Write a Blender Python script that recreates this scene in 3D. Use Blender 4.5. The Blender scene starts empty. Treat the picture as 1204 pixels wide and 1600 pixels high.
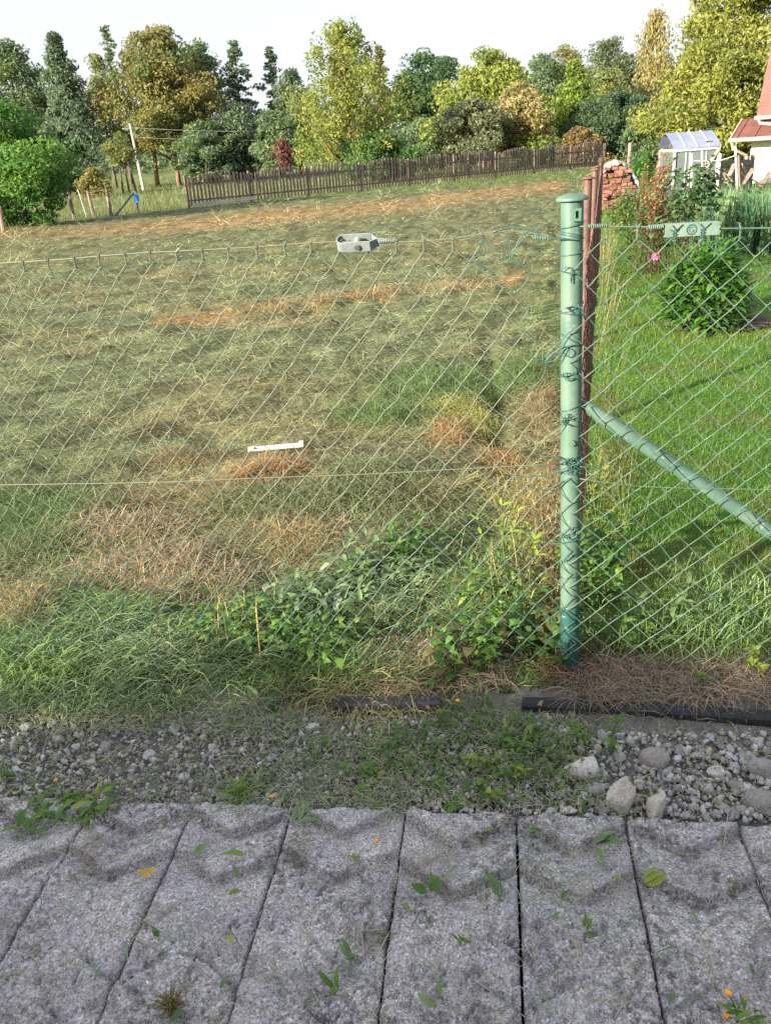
import bpy, math, random
import numpy as np
from mathutils import Vector, Matrix, noise as mnoise

# ------------------------------------------------------------------ camera, sky, sun, exposure
FOC, PITCH, ROLL, HC = 1280.0, math.atan(560/1280), 0.07, 1.6
scene = bpy.context.scene
COL = scene.collection
cam_d = bpy.data.cameras.new('camera')
cam = bpy.data.objects.new('camera', cam_d)
COL.objects.link(cam)
cam_d.sensor_fit = 'VERTICAL'
cam_d.sensor_height = 36.0
cam_d.lens = 36.0*FOC/1600.0
cam_d.clip_start, cam_d.clip_end = 0.05, 3000
cam.matrix_world = Matrix.Translation((0, 0, HC)) @ Matrix.Rotation(math.pi/2-PITCH, 4, 'X') @ Matrix.Rotation(-ROLL, 4, 'Z')
scene.camera = cam

SUN_AZ = math.radians(233)      # clockwise from +Y: low sun behind the left shoulder
SUN_EL = math.radians(17)
world = bpy.data.worlds.new('World')
scene.world = world
world.use_nodes = True
wn = world.node_tree
bg = wn.nodes['Background']
sky = wn.nodes.new('ShaderNodeTexSky')
sky.sky_type = 'NISHITA'
sky.sun_disc = False
sky.sun_elevation = SUN_EL
sky.sun_rotation = SUN_AZ
sky.air_density = 1.0
sky.dust_density = 3.0
sky.ozone_density = 1.0
haze_mix = wn.nodes.new('ShaderNodeMix'); haze_mix.data_type = 'RGBA'       # thin high haze whitens the evening sky evenly
haze_mix.inputs[0].default_value = 0.93
haze_mix.inputs[7].default_value = (0.98, 1.01, 1.09, 1)
wn.links.new(sky.outputs[0], haze_mix.inputs[6])
wn.links.new(haze_mix.outputs[2], bg.inputs[0])
bg.inputs[1].default_value = 0.15
sun_d = bpy.data.lights.new('sun', 'SUN')
sun_d.energy = 2.85
sun_d.angle = math.radians(0.8)
sun_d.color = (1.0, 0.87, 0.71)
sun = bpy.data.objects.new('sun', sun_d)
COL.objects.link(sun)
to_sun = Vector((math.sin(SUN_AZ)*math.cos(SUN_EL), math.cos(SUN_AZ)*math.cos(SUN_EL), math.sin(SUN_EL)))
sun.rotation_euler = to_sun.to_track_quat('Z', 'Y').to_euler()
sun.location = to_sun*40
scene.view_settings.view_transform = 'Standard'
scene.view_settings.look = 'None'
scene.view_settings.gamma = 1
scene.view_settings.use_curve_mapping = False
scene.view_settings.exposure = 2.62
scene.render.engine = 'CYCLES'
scene.cycles.max_bounces = 6
scene.cycles.use_denoising = False
scene.cycles.transparent_max_bounces = 8

# ------------------------------------------------------------------ helpers
random.seed(7)
rng = np.random.default_rng(7)
SP, CP, SR, CR = math.sin(PITCH), math.cos(PITCH), math.sin(ROLL), math.cos(ROLL)

def ray(px, py):
    u = (px-602)/FOC; v = (800-py)/FOC
    u, v = u*CR+v*SR, -u*SR+v*CR
    return Vector((u, CP+v*SP, -SP+v*CP))

def gp(px, py, z=0.0):                      # point of the photograph on the ground
    d = ray(px, py); t = (z-HC)/d.z
    return Vector((d.x*t, d.y*t, z))

def at(px, py, Y):                          # point of the photograph at distance Y
    d = ray(px, py); t = Y/d.y
    return Vector((d.x*t, Y, HC+d.z*t))

def proj(P):
    P = np.asarray(P, float)
    x, y, z = P[:, 0], P[:, 1], P[:, 2]-HC
    dep = y*CP-z*SP
    dep = np.where(dep < 0.05, 0.05, dep)
    v = (y*SP+z*CP)/dep; u = x/dep
    u, v = u*CR-v*SR, u*SR+v*CR
    return 602+FOC*u, 800-FOC*v, dep

def _hash(ix, iy, seed):
    n = (ix.astype(np.int64)*374761393+iy.astype(np.int64)*668265263+seed*2246822519) & 0xffffffff
    n = ((n ^ (n >> 13))*1274126177) & 0xffffffff
    return ((n ^ (n >> 16)) & 0xffff)/65535.0

def vnoise(x, y, seed=0):
    ix, iy = np.floor(x), np.floor(y)
    fx, fy = x-ix, y-iy
    fx = fx*fx*(3-2*fx); fy = fy*fy*(3-2*fy)
    a, b = _hash(ix, iy, seed), _hash(ix+1, iy, seed)
    c, d = _hash(ix, iy+1, seed), _hash(ix+1, iy+1, seed)
    return (a*(1-fx)+b*fx)*(1-fy)+(c*(1-fx)+d*fx)*fy

def fbm(x, y, seed=0, oct=4):
    s, a, t = 0, 1.0, 0
    for k in range(oct):
        s = s+a*vnoise(x*2**k, y*2**k, seed+17*k); t += a; a *= 0.5
    return s/t                              # 0..1

def smooth(a, b, x):
    t = np.clip((x-a)/(b-a), 0, 1)
    return t*t*(3-2*t)

def setcol(me, cols):
    at_ = me.color_attributes.new('Col', 'FLOAT_COLOR', 'POINT')
    c = np.ones((len(me.vertices), 4), np.float32)
    c[:, :3] = cols
    at_.data.foreach_set('color', c.ravel())

def mesh_np(name, V, F, cols=None, sm=False):
    """V (n,3), F (m,k): one mesh from arrays"""
    V = np.ascontiguousarray(V, np.float32); F = np.ascontiguousarray(F, np.int32)
    me = bpy.data.meshes.new(name)
    m, k = F.shape
    me.vertices.add(len(V)); me.vertices.foreach_set('co', V.ravel())
    me.loops.add(m*k); me.loops.foreach_set('vertex_index', F.ravel())
    me.polygons.add(m)
    me.polygons.foreach_set('loop_start', np.arange(0, m*k, k, dtype=np.int32))
    me.polygons.foreach_set('loop_total', np.full(m, k, np.int32))
    me.polygons.foreach_set('use_smooth', np.full(m, sm, bool))
    me.update(calc_edges=True)
    if cols is not None: setcol(me, cols)
    return me

def link(name, me, mat=None, parent=None, **props):
    o = bpy.data.objects.new(name, me)
    COL.objects.link(o)
    if mat is not None and me is not None and len(me.materials) == 0: me.materials.append(mat)
    if parent is not None: o.parent = parent
    for k, v in props.items(): o[k] = v
    return o

def thing(name, label, cat, loc=(0, 0, 0), group=None):
    o = link(name, None)
    o.location = loc; o['label'] = label; o['category'] = cat
    o.empty_display_size = 0.1
    if group: o['group'] = group
    return o

def tag(o, label, cat, group=None):
    o['label'] = label; o['category'] = cat
    if group: o['group'] = group
    return o

def origin_of(o):
    p = Vector((0, 0, 0))
    while o is not None:
        p += Vector(o.location); o = o.parent
    return p

class MB:
    """collects shapes given in world coordinates; build() links them as one mesh object"""
    def __init__(s): s.v = []; s.f = []; s.c = []
    def add(s, V, F, col=None):
        b = len(s.v); s.v += [tuple(p) for p in V]; s.f += [tuple(i+b for i in q) for q in F]
        s.c += [col or (1, 1, 1)]*len(V)
    def box(s, c, size, M=None, col=None):
        x, y, z = [q/2 for q in size]
        V = [Vector((a*x, b*y, d*z)) for d in (-1, 1) for b in (-1, 1) for a in (-1, 1)]
        if M is not None: V = [M @ p for p in V]
        c = Vector(c); V = [p+c for p in V]
        s.add(V, [(0, 2, 3, 1), (4, 5, 7, 6), (0, 1, 5, 4), (2, 6, 7, 3), (0, 4, 6, 2), (1, 3, 7, 5)], col)
    def beam(s, a, b, w, h, up=(0, 0, 1), col=None):
        a, b = Vector(a), Vector(b); d = b-a
        z = Vector(up); x = d.normalized(); y = z.cross(x).normalized(); z = x.cross(y)
        M = Matrix((x, y, z)).transposed()
        s.box((a+b)/2, (d.length, w, h), M, col)
    def tube(s, pts, r, n=6, cap=True, col=None):
        pts = [Vector(p) for p in pts]; m = len(pts)
        rs = r if isinstance(r, (list, tuple)) else [r]*m
        V = []; F = []; ref = None
        for i in range(m):
            t = (pts[min(i+1, m-1)]-pts[max(i-1, 0)])
            t = t.normalized() if t.length > 1e-9 else Vector((0, 0, 1))
            if ref is None: ref = t.orthogonal().normalized()
            ref = (ref-t*ref.dot(t))
            ref = ref.normalized() if ref.length > 1e-6 else t.orthogonal().normalized()
            bi = t.cross(ref)
            for k in range(n):
                a = 2*math.pi*k/n
                V.append(pts[i]+(ref*math.cos(a)+bi*math.sin(a))*rs[i])
        for i in range(m-1):
            for k in range(n):
                F.append((i*n+k, i*n+(k+1) % n, (i+1)*n+(k+1) % n, (i+1)*n+k))
        if cap:
            F.append(tuple(reversed(range(n)))); F.append(tuple((m-1)*n+k for k in range(n)))
        s.add(V, F, col)
    def lathe(s, c, prof, n=24, M=None):
        c = Vector(c); V = []; F = []
        for (r, z) in prof:
            for k in range(n):
                a = 2*math.pi*k/n; p = Vector((r*math.cos(a), r*math.sin(a), z))
                V.append(c+(M @ p if M is not None else p))
        for i in range(len(prof)-1):
            for k in range(n):
                F.append((i*n+k, i*n+(k+1) % n, (i+1)*n+(k+1) % n, (i+1)*n+k))
        s.add(V, F)
    def mesh(s, name, off=(0, 0, 0), sm=False):
        off = Vector(off)
        me = bpy.data.meshes.new(name)
        me.from_pydata([Vector(p)-off for p in s.v], [], s.f)
        if sm: me.polygons.foreach_set('use_smooth', [True]*len(me.polygons))
        if any(c != (1, 1, 1) for c in s.c): setcol(me, np.array(s.c))
        me.update()
        return me
    def build(s, name, mat, parent=None, sm=False, **props):
        return link(name, s.mesh(name, origin_of(parent) if parent else (0, 0, 0), sm), mat, parent, **props)

def auto_smooth(o, ang=40):
    me = o.data
    me.polygons.foreach_set('use_smooth', [True]*len(me.polygons))
    me.set_sharp_from_angle(angle=math.radians(ang))

def copy_tree(o, parent=None):
    c = o.copy(); COL.objects.link(c); c.parent = parent
    for ch in list(o.children): copy_tree(ch, c)
    return c

# ------------------------------------------------------------------ materials
def new_mat(name):
    m = bpy.data.materials.new(name); m.use_nodes = True
    nt = m.node_tree
    return m, nt, nt.nodes['Principled BSDF'], nt.nodes['Material Output']

def N(nt, typ, **kw):
    n = nt.nodes.new(typ)
    for k, v in kw.items():
        if k.startswith('i_'):
            key = k[2:]; n.inputs[int(key) if key.isdigit() else key.replace('_', ' ')].default_value = v
        else: setattr(n, k, v)
    return n

def c4(c): return (c[0], c[1], c[2], 1)

def mat_plain(name, ca, cb, scale=8, rough=0.6, bump=0.2, bscale=None, metal=0.0, detail=6, stretch=None, spec=0.5, cc=None, lo=0.35, hi=0.65):
    m, nt, p, out = new_mat(name)
    tc = N(nt, 'ShaderNodeTexCoord'); L = nt.links
    src = tc.outputs['Object']
    if stretch:
        mp = N(nt, 'ShaderNodeMapping'); mp.inputs['Scale'].default_value = stretch
        L.new(src, mp.inputs['Vector']); src = mp.outputs[0]
    n1 = N(nt, 'ShaderNodeTexNoise'); n1.inputs['Scale'].default_value = scale; n1.inputs['Detail'].default_value = detail
    L.new(src, n1.inputs['Vector'])
    r = N(nt, 'ShaderNodeValToRGB')
    r.color_ramp.elements[0].position = lo; r.color_ramp.elements[1].position = hi
    r.color_ramp.elements[0].color = c4(ca); r.color_ramp.elements[1].color = c4(cb)
    if cc: 
        e = r.color_ramp.elements.new(min(0.95, hi+0.12)); e.color = c4(cc)
    L.new(n1.outputs['Fac'], r.inputs['Fac'])
    col = r.outputs['Color']
    L.new(col, p.inputs['Base Color'])
    p.inputs['Roughness'].default_value = rough; p.inputs['Metallic'].default_value = metal
    p.inputs['Specular IOR Level'].default_value = spec
    if bump:
        n2 = N(nt, 'ShaderNodeTexNoise'); n2.inputs['Scale'].default_value = bscale or scale*4; n2.inputs['Detail'].default_value = 5
        L.new(src, n2.inputs['Vector'])
        b = N(nt, 'ShaderNodeBump'); b.inputs['Strength'].default_value = bump; b.inputs['Distance'].default_value = 0.02
        L.new(n2.outputs['Fac'], b.inputs['Height']); L.new(b.outputs[0], p.inputs['Normal'])
    return m

def mat_leaf(name, trans=0.35, rough=0.55, spec=0.3, tcol=None, noise=0.0):
    """colour from the 'Col' attribute, part of the light passes through"""
    m, nt, p, out = new_mat(name); L = nt.links
    a = N(nt, 'ShaderNodeAttribute', attribute_name='Col')
    p.inputs['Roughness'].default_value = rough; p.inputs['Specular IOR Level'].default_value = spec
    tr = N(nt, 'ShaderNodeBsdfTranslucent'); mx = N(nt, 'ShaderNodeMixShader'); mx.inputs[0].default_value = trans
    g = N(nt, 'ShaderNodeGamma'); g.inputs[1].default_value = 0.85
    L.new(a.outputs['Color'], p.inputs['Base Color']); L.new(a.outputs['Color'], g.inputs[0]); L.new(g.outputs[0], tr.inputs[0])
    L.new(p.outputs[0], mx.inputs[1]); L.new(tr.outputs[0], mx.inputs[2]); L.new(mx.outputs[0], out.inputs[0])
    return m

def mat_leafplain(name, ca, cb, trans=0.3, rough=0.45, scale=30):
    m, nt, p, out = new_mat(name); L = nt.links
    tc = N(nt, 'ShaderNodeTexCoord'); oi = N(nt, 'ShaderNodeObjectInfo')
    n1 = N(nt, 'ShaderNodeTexNoise'); n1.inputs['Scale'].default_value = scale
    L.new(tc.outputs['Object'], n1.inputs['Vector'])
    ad = N(nt, 'ShaderNodeMath', operation='MULTIPLY_ADD'); ad.inputs[1].default_value = 0.7; 
    L.new(oi.outputs['Random'], ad.inputs[0]); 
    sb = N(nt, 'ShaderNodeMath', operation='SUBTRACT'); sb.inputs[1].default_value = 0.35
    L.new(n1.outputs['Fac'], sb.inputs[0]); L.new(sb.outputs[0], ad.inputs[2])
    mxc = N(nt, 'ShaderNodeMix', data_type='RGBA'); mxc.inputs[6].default_value = c4(ca); mxc.inputs[7].default_value = c4(cb)
    mxc.clamp_factor = True
    L.new(ad.outputs[0], mxc.inputs[0])
    L.new(mxc.outputs[2], p.inputs['Base Color'])
    p.inputs['Roughness'].default_value = rough; p.inputs['Specular IOR Level'].default_value = 0.4
    tr = N(nt, 'ShaderNodeBsdfTranslucent'); mx = N(nt, 'ShaderNodeMixShader'); mx.inputs[0].default_value = trans
    L.new(mxc.outputs[2], tr.inputs[0]); L.new(p.outputs[0], mx.inputs[1]); L.new(tr.outputs[0], mx.inputs[2]); L.new(mx.outputs[0], out.inputs[0])
    return m

M = {}
M['blade'] = mat_leaf('grass_blade', 0.3, 0.5, 0.35)
M['leaf'] = mat_leaf('tree_leaf', 0.45, 0.5, 0.3)
M['bark'] = mat_plain('bark', (0.05, 0.04, 0.03), (0.14, 0.11, 0.08), 6, 0.9, 0.6, stretch=(3, 3, 0.6))
M['barkwarm'] = mat_plain('bark_warm', (0.12, 0.07, 0.045), (0.26, 0.16, 0.1), 6, 0.9, 0.6, stretch=(3, 3, 0.6))
M['soil'] = mat_plain('soil', (0.035, 0.028, 0.024), (0.11, 0.085, 0.068), 14, 0.95, 0.8, 60)
M['dark_tone'] = mat_plain('gravel_bed', (0.05, 0.047, 0.046), (0.15, 0.14, 0.135), 40, 0.95, 0.9, 160)
M['wiregreen'] = mat_plain('green_coated_wire', (0.050, 0.105, 0.074), (0.092, 0.155, 0.104), 12, 0.42, 0.05, spec=0.5)
def mat_wiregraded():  # wire paler and yellower towards the top, darker green below
    m, nt, p, out = new_mat('height_graded_green_wire'); L = nt.links
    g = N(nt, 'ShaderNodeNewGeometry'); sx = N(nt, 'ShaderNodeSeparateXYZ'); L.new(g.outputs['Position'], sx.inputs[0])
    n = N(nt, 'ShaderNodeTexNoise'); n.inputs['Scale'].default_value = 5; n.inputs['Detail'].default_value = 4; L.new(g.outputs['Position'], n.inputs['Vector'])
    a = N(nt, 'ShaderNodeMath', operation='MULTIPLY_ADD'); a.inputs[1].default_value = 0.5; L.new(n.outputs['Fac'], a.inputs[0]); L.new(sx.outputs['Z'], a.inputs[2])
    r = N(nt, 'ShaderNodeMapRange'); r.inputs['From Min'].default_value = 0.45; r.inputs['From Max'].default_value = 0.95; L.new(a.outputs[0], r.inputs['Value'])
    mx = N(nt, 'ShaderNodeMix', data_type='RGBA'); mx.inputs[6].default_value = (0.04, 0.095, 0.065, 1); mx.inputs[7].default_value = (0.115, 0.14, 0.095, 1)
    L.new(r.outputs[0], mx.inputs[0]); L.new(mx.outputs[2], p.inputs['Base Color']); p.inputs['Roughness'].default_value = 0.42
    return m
M['wiregraded'] = mat_wiregraded()
M['wiredark'] = mat_plain('dark_green_wire', (0.018, 0.07, 0.058), (0.045, 0.115, 0.095), 12, 0.4, 0.05, spec=0.5)
M['rustwire'] = mat_plain('rusty_wire', (0.09, 0.045, 0.04), (0.20, 0.11, 0.095), 9, 0.8, 0.2)
M['rustpost'] = mat_plain('rusty_brown_paint', (0.070, 0.036, 0.029), (0.145, 0.078, 0.058), 9, 0.65, 0.25, 60)
M['zinc'] = mat_plain('pale_green_painted_metal', (0.10, 0.165, 0.135), (0.155, 0.22, 0.18), 30, 0.45, 0.08, 90)
M['tenwhite'] = mat_plain('pale_grey_painted_metal', (0.17, 0.21, 0.22), (0.23, 0.265, 0.27), 30, 0.4, 0.06, 90)
M['steel'] = mat_plain('dull_steel', (0.14, 0.15, 0.15), (0.25, 0.26, 0.25), 30, 0.45, 0.1, 90, metal=0.6)
M['stick'] = mat_plain('white_plastic', (0.50, 0.46, 0.43), (0.58, 0.54, 0.51), 12, 0.5, 0.05)
M['picket'] = mat_plain('weathered_brown_boards', (0.105, 0.075, 0.068), (0.24, 0.182, 0.165), 3.0, 0.8, 0.3, 20, stretch=(1, 1, 0.25))
M['rail'] = mat_plain('fence_rail_wood', (0.095, 0.062, 0.057), (0.18, 0.125, 0.115), 5, 0.8, 0.3, 20)
M['paleboard'] = mat_plain('grey_board', (0.33, 0.31, 0.30), (0.45, 0.43, 0.41), 5, 0.8, 0.2, 20)
M['oldwood'] = mat_plain('grey_old_wood', (0.13, 0.10, 0.08), (0.25, 0.20, 0.165), 4, 0.85, 0.4, 24, stretch=(4, 4, 0.6))
M['whitepaint'] = mat_plain('white_paint', (0.42, 0.41, 0.39), (0.52, 0.50, 0.48), 6, 0.6, 0.05)
M['render'] = mat_plain('white_house_render', (0.74, 0.73, 0.72), (0.82, 0.81, 0.80), 2, 0.9, 0.15, 60)
M['rooftile'] = mat_plain('red_roof_sheet', (0.105, 0.040, 0.030), (0.155, 0.062, 0.047), 3, 0.6, 0.1)
M['gutter'] = mat_plain('cream_gutter', (0.36, 0.28, 0.22), (0.44, 0.35, 0.29), 4, 0.5, 0.0)
M['gableboard'] = mat_plain('brown_gable_board', (0.23, 0.10, 0.07), (0.30, 0.14, 0.10), 4, 0.7, 0.1)
M['polyroof'] = mat_plain('milky_blue_sheet', (0.15, 0.18, 0.27), (0.20, 0.23, 0.32), 3, 0.35, 0.02)
M['tarp'] = mat_plain('grey_tarp', (0.22, 0.20, 0.195), (0.32, 0.30, 0.29), 5, 0.7, 0.5, 12)
M['bluetarp'] = mat_plain('pale_blue_tarp', (0.27, 0.31, 0.40), (0.38, 0.42, 0.50), 5, 0.5, 0.5, 12)
M['blue'] = mat_plain('blue_plastic', (0.03, 0.17, 0.55), (0.05, 0.24, 0.68), 5, 0.45, 0.0)
M['board'] = mat_plain('black_edging_board', (0.012, 0.013, 0.017), (0.035, 0.037, 0.045), 18, 0.75, 0.3, 80)
M['pink'] = mat_plain('pink_petal', (0.70, 0.09, 0.28), (0.80, 0.18, 0.38), 30, 0.5, 0.0)
M['orange'] = mat_plain('orange_petal', (0.75, 0.30, 0.015), (0.85, 0.46, 0.03), 40, 0.5, 0.0)
M['lichen'] = mat_plain('yellow_lichen', (0.50, 0.28, 0.02), (0.66, 0.42, 0.06), 60, 0.9, 0.4, 200)
M['polepaint'] = mat_plain('concrete_pole', (0.38, 0.38, 0.36), (0.5, 0.5, 0.47), 3, 0.8, 0.1)
M['weedleaf'] = mat_leafplain('weed_leaf', (0.05, 0.13, 0.02), (0.17, 0.30, 0.05))
M['sageleaf'] = mat_leafplain('dull_weed_leaf', (0.07, 0.13, 0.05), (0.16, 0.24, 0.09))
M['limeleaf'] = mat_leafplain('lime_leaf', (0.17, 0.27, 0.04), (0.36, 0.42, 0.07))
M['cutleaf'] = mat_leafplain('cut_leaf', (0.07, 0.16, 0.05), (0.24, 0.32, 0.14), 0.25)
M['bladetone'] = mat_leafplain('lawn_tuft_blade', (0.10, 0.20, 0.03), (0.26, 0.38, 0.06))
M['moss'] = mat_leafplain('dry_moss', (0.10, 0.09, 0.02), (0.24, 0.19, 0.05))

def mat_post():
    m, nt, p, out = new_mat('faded_green_post_paint'); L = nt.links
    tc = N(nt, 'ShaderNodeTexCoord')
    n1 = N(nt, 'ShaderNodeTexNoise'); n1.inputs['Scale'].default_value = 14; n1.inputs['Detail'].default_value = 8
    mp = N(nt, 'ShaderNodeMapping'); mp.inputs['Scale'].default_value = (1, 1, 0.45)
    L.new(tc.outputs['Object'], mp.inputs[0]); L.new(mp.outputs[0], n1.inputs['Vector'])
    r = N(nt, 'ShaderNodeValToRGB')
    e = r.color_ramp.elements
    e[0].position = 0.3; e[0].color = (0.048, 0.118, 0.092, 1); e[1].position = 0.68; e[1].color = (0.110, 0.180, 0.130, 1)
    L.new(n1.outputs['Fac'], r.inputs[0])
    # darker green round the foot, with an uneven edge
    sx = N(nt, 'ShaderNodeSeparateXYZ'); L.new(tc.outputs['Object'], sx.inputs[0])
    n3 = N(nt, 'ShaderNodeTexNoise'); n3.inputs['Scale'].default_value = 30; L.new(tc.outputs['Object'], n3.inputs['Vector'])
    ma = N(nt, 'ShaderNodeMath', operation='MULTIPLY_ADD'); ma.inputs[1].default_value = 0.05
    L.new(n3.outputs['Fac'], ma.inputs[0]); L.new(sx.outputs['Z'], ma.inputs[2])
    st = N(nt, 'ShaderNodeMapRange'); st.inputs['From Min'].default_value = 0.262; st.inputs['From Max'].default_value = 0.275
    L.new(ma.outputs[0], st.inputs['Value'])
    mx = N(nt, 'ShaderNodeMix', data_type='RGBA'); mx.inputs[6].default_value = (0.016, 0.085, 0.075, 1)
    L.new(st.outputs[0], mx.inputs[0]); L.new(r.outputs[0], mx.inputs[7])
    # chips
    n4 = N(nt, 'ShaderNodeTexNoise'); n4.inputs['Scale'].default_value = 55; n4.inputs['Detail'].default_value = 3; L.new(tc.outputs['Object'], n4.inputs['Vector'])
    r4 = N(nt, 'ShaderNodeMapRange'); r4.inputs['From Min'].default_value = 0.66; r4.inputs['From Max'].default_value = 0.72
    L.new(n4.outputs['Fac'], r4.inputs['Value'])
    mx2 = N(nt, 'ShaderNodeMix', data_type='RGBA'); mx2.inputs[7].default_value = (0.20, 0.225, 0.18, 1)
    L.new(r4.outputs[0], mx2.inputs[0]); L.new(mx.outputs[2], mx2.inputs[6])
    L.new(mx2.outputs[2], p.inputs['Base Color'])
    p.inputs['Roughness'].default_value = 0.5
    b = N(nt, 'ShaderNodeBump'); b.inputs['Strength'].default_value = 0.15; b.inputs['Distance'].default_value = 0.004
    L.new(n4.outputs['Fac'], b.inputs['Height']); L.new(b.outputs[0], p.inputs['Normal'])
    return m
M['post'] = mat_post()

def mat_concrete():
    m, nt, p, out = new_mat('weathered_concrete'); L = nt.links
    g = N(nt, 'ShaderNodeNewGeometry')
    def noise(s, d=8, ro=0.6):
        n = N(nt, 'ShaderNodeTexNoise'); n.inputs['Scale'].default_value = s; n.inputs['Detail'].default_value = d
        n.inputs['Roughness'].default_value = ro
        L.new(g.outputs['Position'], n.inputs['Vector']); return n
    def ramp(src, stops):
        r = N(nt, 'ShaderNodeValToRGB')
        while len(r.color_ramp.elements) < len(stops): r.color_ramp.elements.new(0.5)
        for e, (q, c) in zip(r.color_ramp.elements, stops): e.position = q; e.color = c4(c)
        L.new(src, r.inputs[0]); return r
    big = ramp(noise(6).outputs['Fac'], [(0.32, (0.45, 0.42, 0.45)), (0.5, (0.60, 0.57, 0.59)), (0.68, (0.72, 0.68, 0.66))])
    # aggregate: pale and dark grains
    v = N(nt, 'ShaderNodeTexVoronoi'); v.inputs['Scale'].default_value = 190; L.new(g.outputs['Position'], v.inputs['Vector'])
    bw = N(nt, 'ShaderNodeSeparateColor'); L.new(v.outputs['Color'], bw.inputs[0])
    grain = ramp(bw.outputs[0], [(0.0, (0.75, 0.75, 0.77)), (0.6, (0.95, 0.95, 0.96)), (0.9, (1.08, 1.08, 1.08)), (1.0, (1.5, 1.5, 1.47))])
    mu = N(nt, 'ShaderNodeMix', data_type='RGBA', blend_type='MULTIPLY'); mu.inputs[0].default_value = 0.85
    L.new(big.outputs[0], mu.inputs[6]); L.new(grain.outputs[0], mu.inputs[7])
    sp = ramp(noise(165, 4, 0.7).outputs['Fac'], [(0.36, (0.30, 0.295, 0.31)), (0.44, (0.80, 0.80, 0.81)), (0.55, (1.05, 1.05, 1.05)), (0.66, (1.5, 1.5, 1.48))])
    mu2 = N(nt, 'ShaderNodeMix', data_type='RGBA', blend_type='MULTIPLY'); mu2.inputs[0].default_value = 1.0
    L.new(mu.outputs[2], mu2.inputs[6]); L.new(sp.outputs[0], mu2.inputs[7]); mu = mu2
    # dark lichen crust in blotches
    nl = noise(44, 9, 0.75)
    lr = N(nt, 'ShaderNodeMapRange'); lr.inputs['From Min'].default_value = 0.49; lr.inputs['From Max'].default_value = 0.55
    L.new(nl.outputs['Fac'], lr.inputs['Value'])
    nb = noise(3.5, 4); br = N(nt, 'ShaderNodeMapRange'); br.inputs['From Min'].default_value = 0.38; br.inputs['From Max'].default_value = 0.62
    L.new(nb.outputs['Fac'], br.inputs['Value'])
    mm = N(nt, 'ShaderNodeMath', operation='MULTIPLY'); L.new(lr.outputs[0], mm.inputs[0]); L.new(br.outputs[0], mm.inputs[1])
    m8 = N(nt, 'ShaderNodeMath', operation='MULTIPLY'); m8.inputs[1].default_value = 0.85; L.new(mm.outputs[0], m8.inputs[0])
    mx = N(nt, 'ShaderNodeMix', data_type='RGBA'); mx.inputs[7].default_value = (0.11, 0.107, 0.115, 1)
    L.new(m8.outputs[0], mx.inputs[0]); L.new(mu.outputs[2], mx.inputs[6])
    # brown moss stain
    ns = noise(5.2, 5); sr = N(nt, 'ShaderNodeMapRange'); sr.inputs['From Min'].default_value = 0.57; sr.inputs['From Max'].default_value = 0.68
    L.new(ns.outputs['Fac'], sr.inputs['Value'])
    ms = N(nt, 'ShaderNodeMath', operation='MULTIPLY'); ms.inputs[1].default_value = 0.55; L.new(sr.outputs[0], ms.inputs[0])
    mx3 = N(nt, 'ShaderNodeMix', data_type='RGBA'); mx3.inputs[7].default_value = (0.17, 0.135, 0.075, 1)
    L.new(ms.outputs[0], mx3.inputs[0]); L.new(mx.outputs[2], mx3.inputs[6])
    # darker tone along the moulded grooves, in broken lines
    da = N(nt, 'ShaderNodeAttribute', attribute_name='Col'); ds = N(nt, 'ShaderNodeMath', operation='MULTIPLY'); ds.inputs[1].default_value = 0.32
    L.new(da.outputs['Fac'], ds.inputs[0])
    mx4 = N(nt, 'ShaderNodeMix', data_type='RGBA'); mx4.inputs[7].default_value = (0.12, 0.115, 0.10, 1)
    L.new(ds.outputs[0], mx4.inputs[0]); L.new(mx3.outputs[2], mx4.inputs[6]); mx3 = mx4
    L.new(mx3.outputs[2], p.inputs['Base Color'])
    p.inputs['Roughness'].default_value = 0.92; p.inputs['Specular IOR Level'].default_value = 0.25
    bn = noise(150, 6, 0.7)
    ab = N(nt, 'ShaderNodeMath', operation='ADD'); L.new(bn.outputs['Fac'], ab.inputs[0]); L.new(bw.outputs[0], ab.inputs[1])
    b = N(nt, 'ShaderNodeBump'); b.inputs['Strength'].default_value = 1.0; b.inputs['Distance'].default_value = 0.006
    L.new(ab.outputs[0], b.inputs['Height']); L.new(b.outputs[0], p.inputs['Normal'])
    return m
M['concrete'] = mat_concrete()

def mat_stone():
    m, nt, p, out = new_mat('stone'); L = nt.links
    a = N(nt, 'ShaderNodeAttribute', attribute_name='Col')
    g = N(nt, 'ShaderNodeNewGeometry')
    n = N(nt, 'ShaderNodeTexNoise'); n.inputs['Scale'].default_value = 130; n.inputs['Detail'].default_value = 6; n.inputs['Roughness'].default_value = 0.7
    L.new(g.outputs['Position'], n.inputs['Vector'])
    mr = N(nt, 'ShaderNodeMapRange'); mr.inputs['From Min'].default_value = 0.3; mr.inputs['From Max'].default_value = 0.7
    mr.inputs['To Min'].default_value = 0.6; mr.inputs['To Max'].default_value = 1.3
    L.new(n.outputs['Fac'], mr.inputs['Value'])
    mu = N(nt, 'ShaderNodeMix', data_type='RGBA', blend_type='MULTIPLY'); mu.inputs[0].default_value = 1
    cc = N(nt, 'ShaderNodeCombineColor')
    for k in range(3): L.new(mr.outputs[0], cc.inputs[k])
    L.new(a.outputs['Color'], mu.inputs[6]); L.new(cc.outputs[0], mu.inputs[7]); L.new(mu.outputs[2], p.inputs['Base Color'])
    p.inputs['Roughness'].default_value = 0.85; p.inputs['Specular IOR Level'].default_value = 0.3
    b = N(nt, 'ShaderNodeBump'); b.inputs['Strength'].default_value = 0.5; b.inputs['Distance'].default_value = 0.004
    L.new(n.outputs['Fac'], b.inputs['Height']); L.new(b.outputs[0], p.inputs['Normal'])
    return m
M['stone'] = mat_stone()

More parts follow.
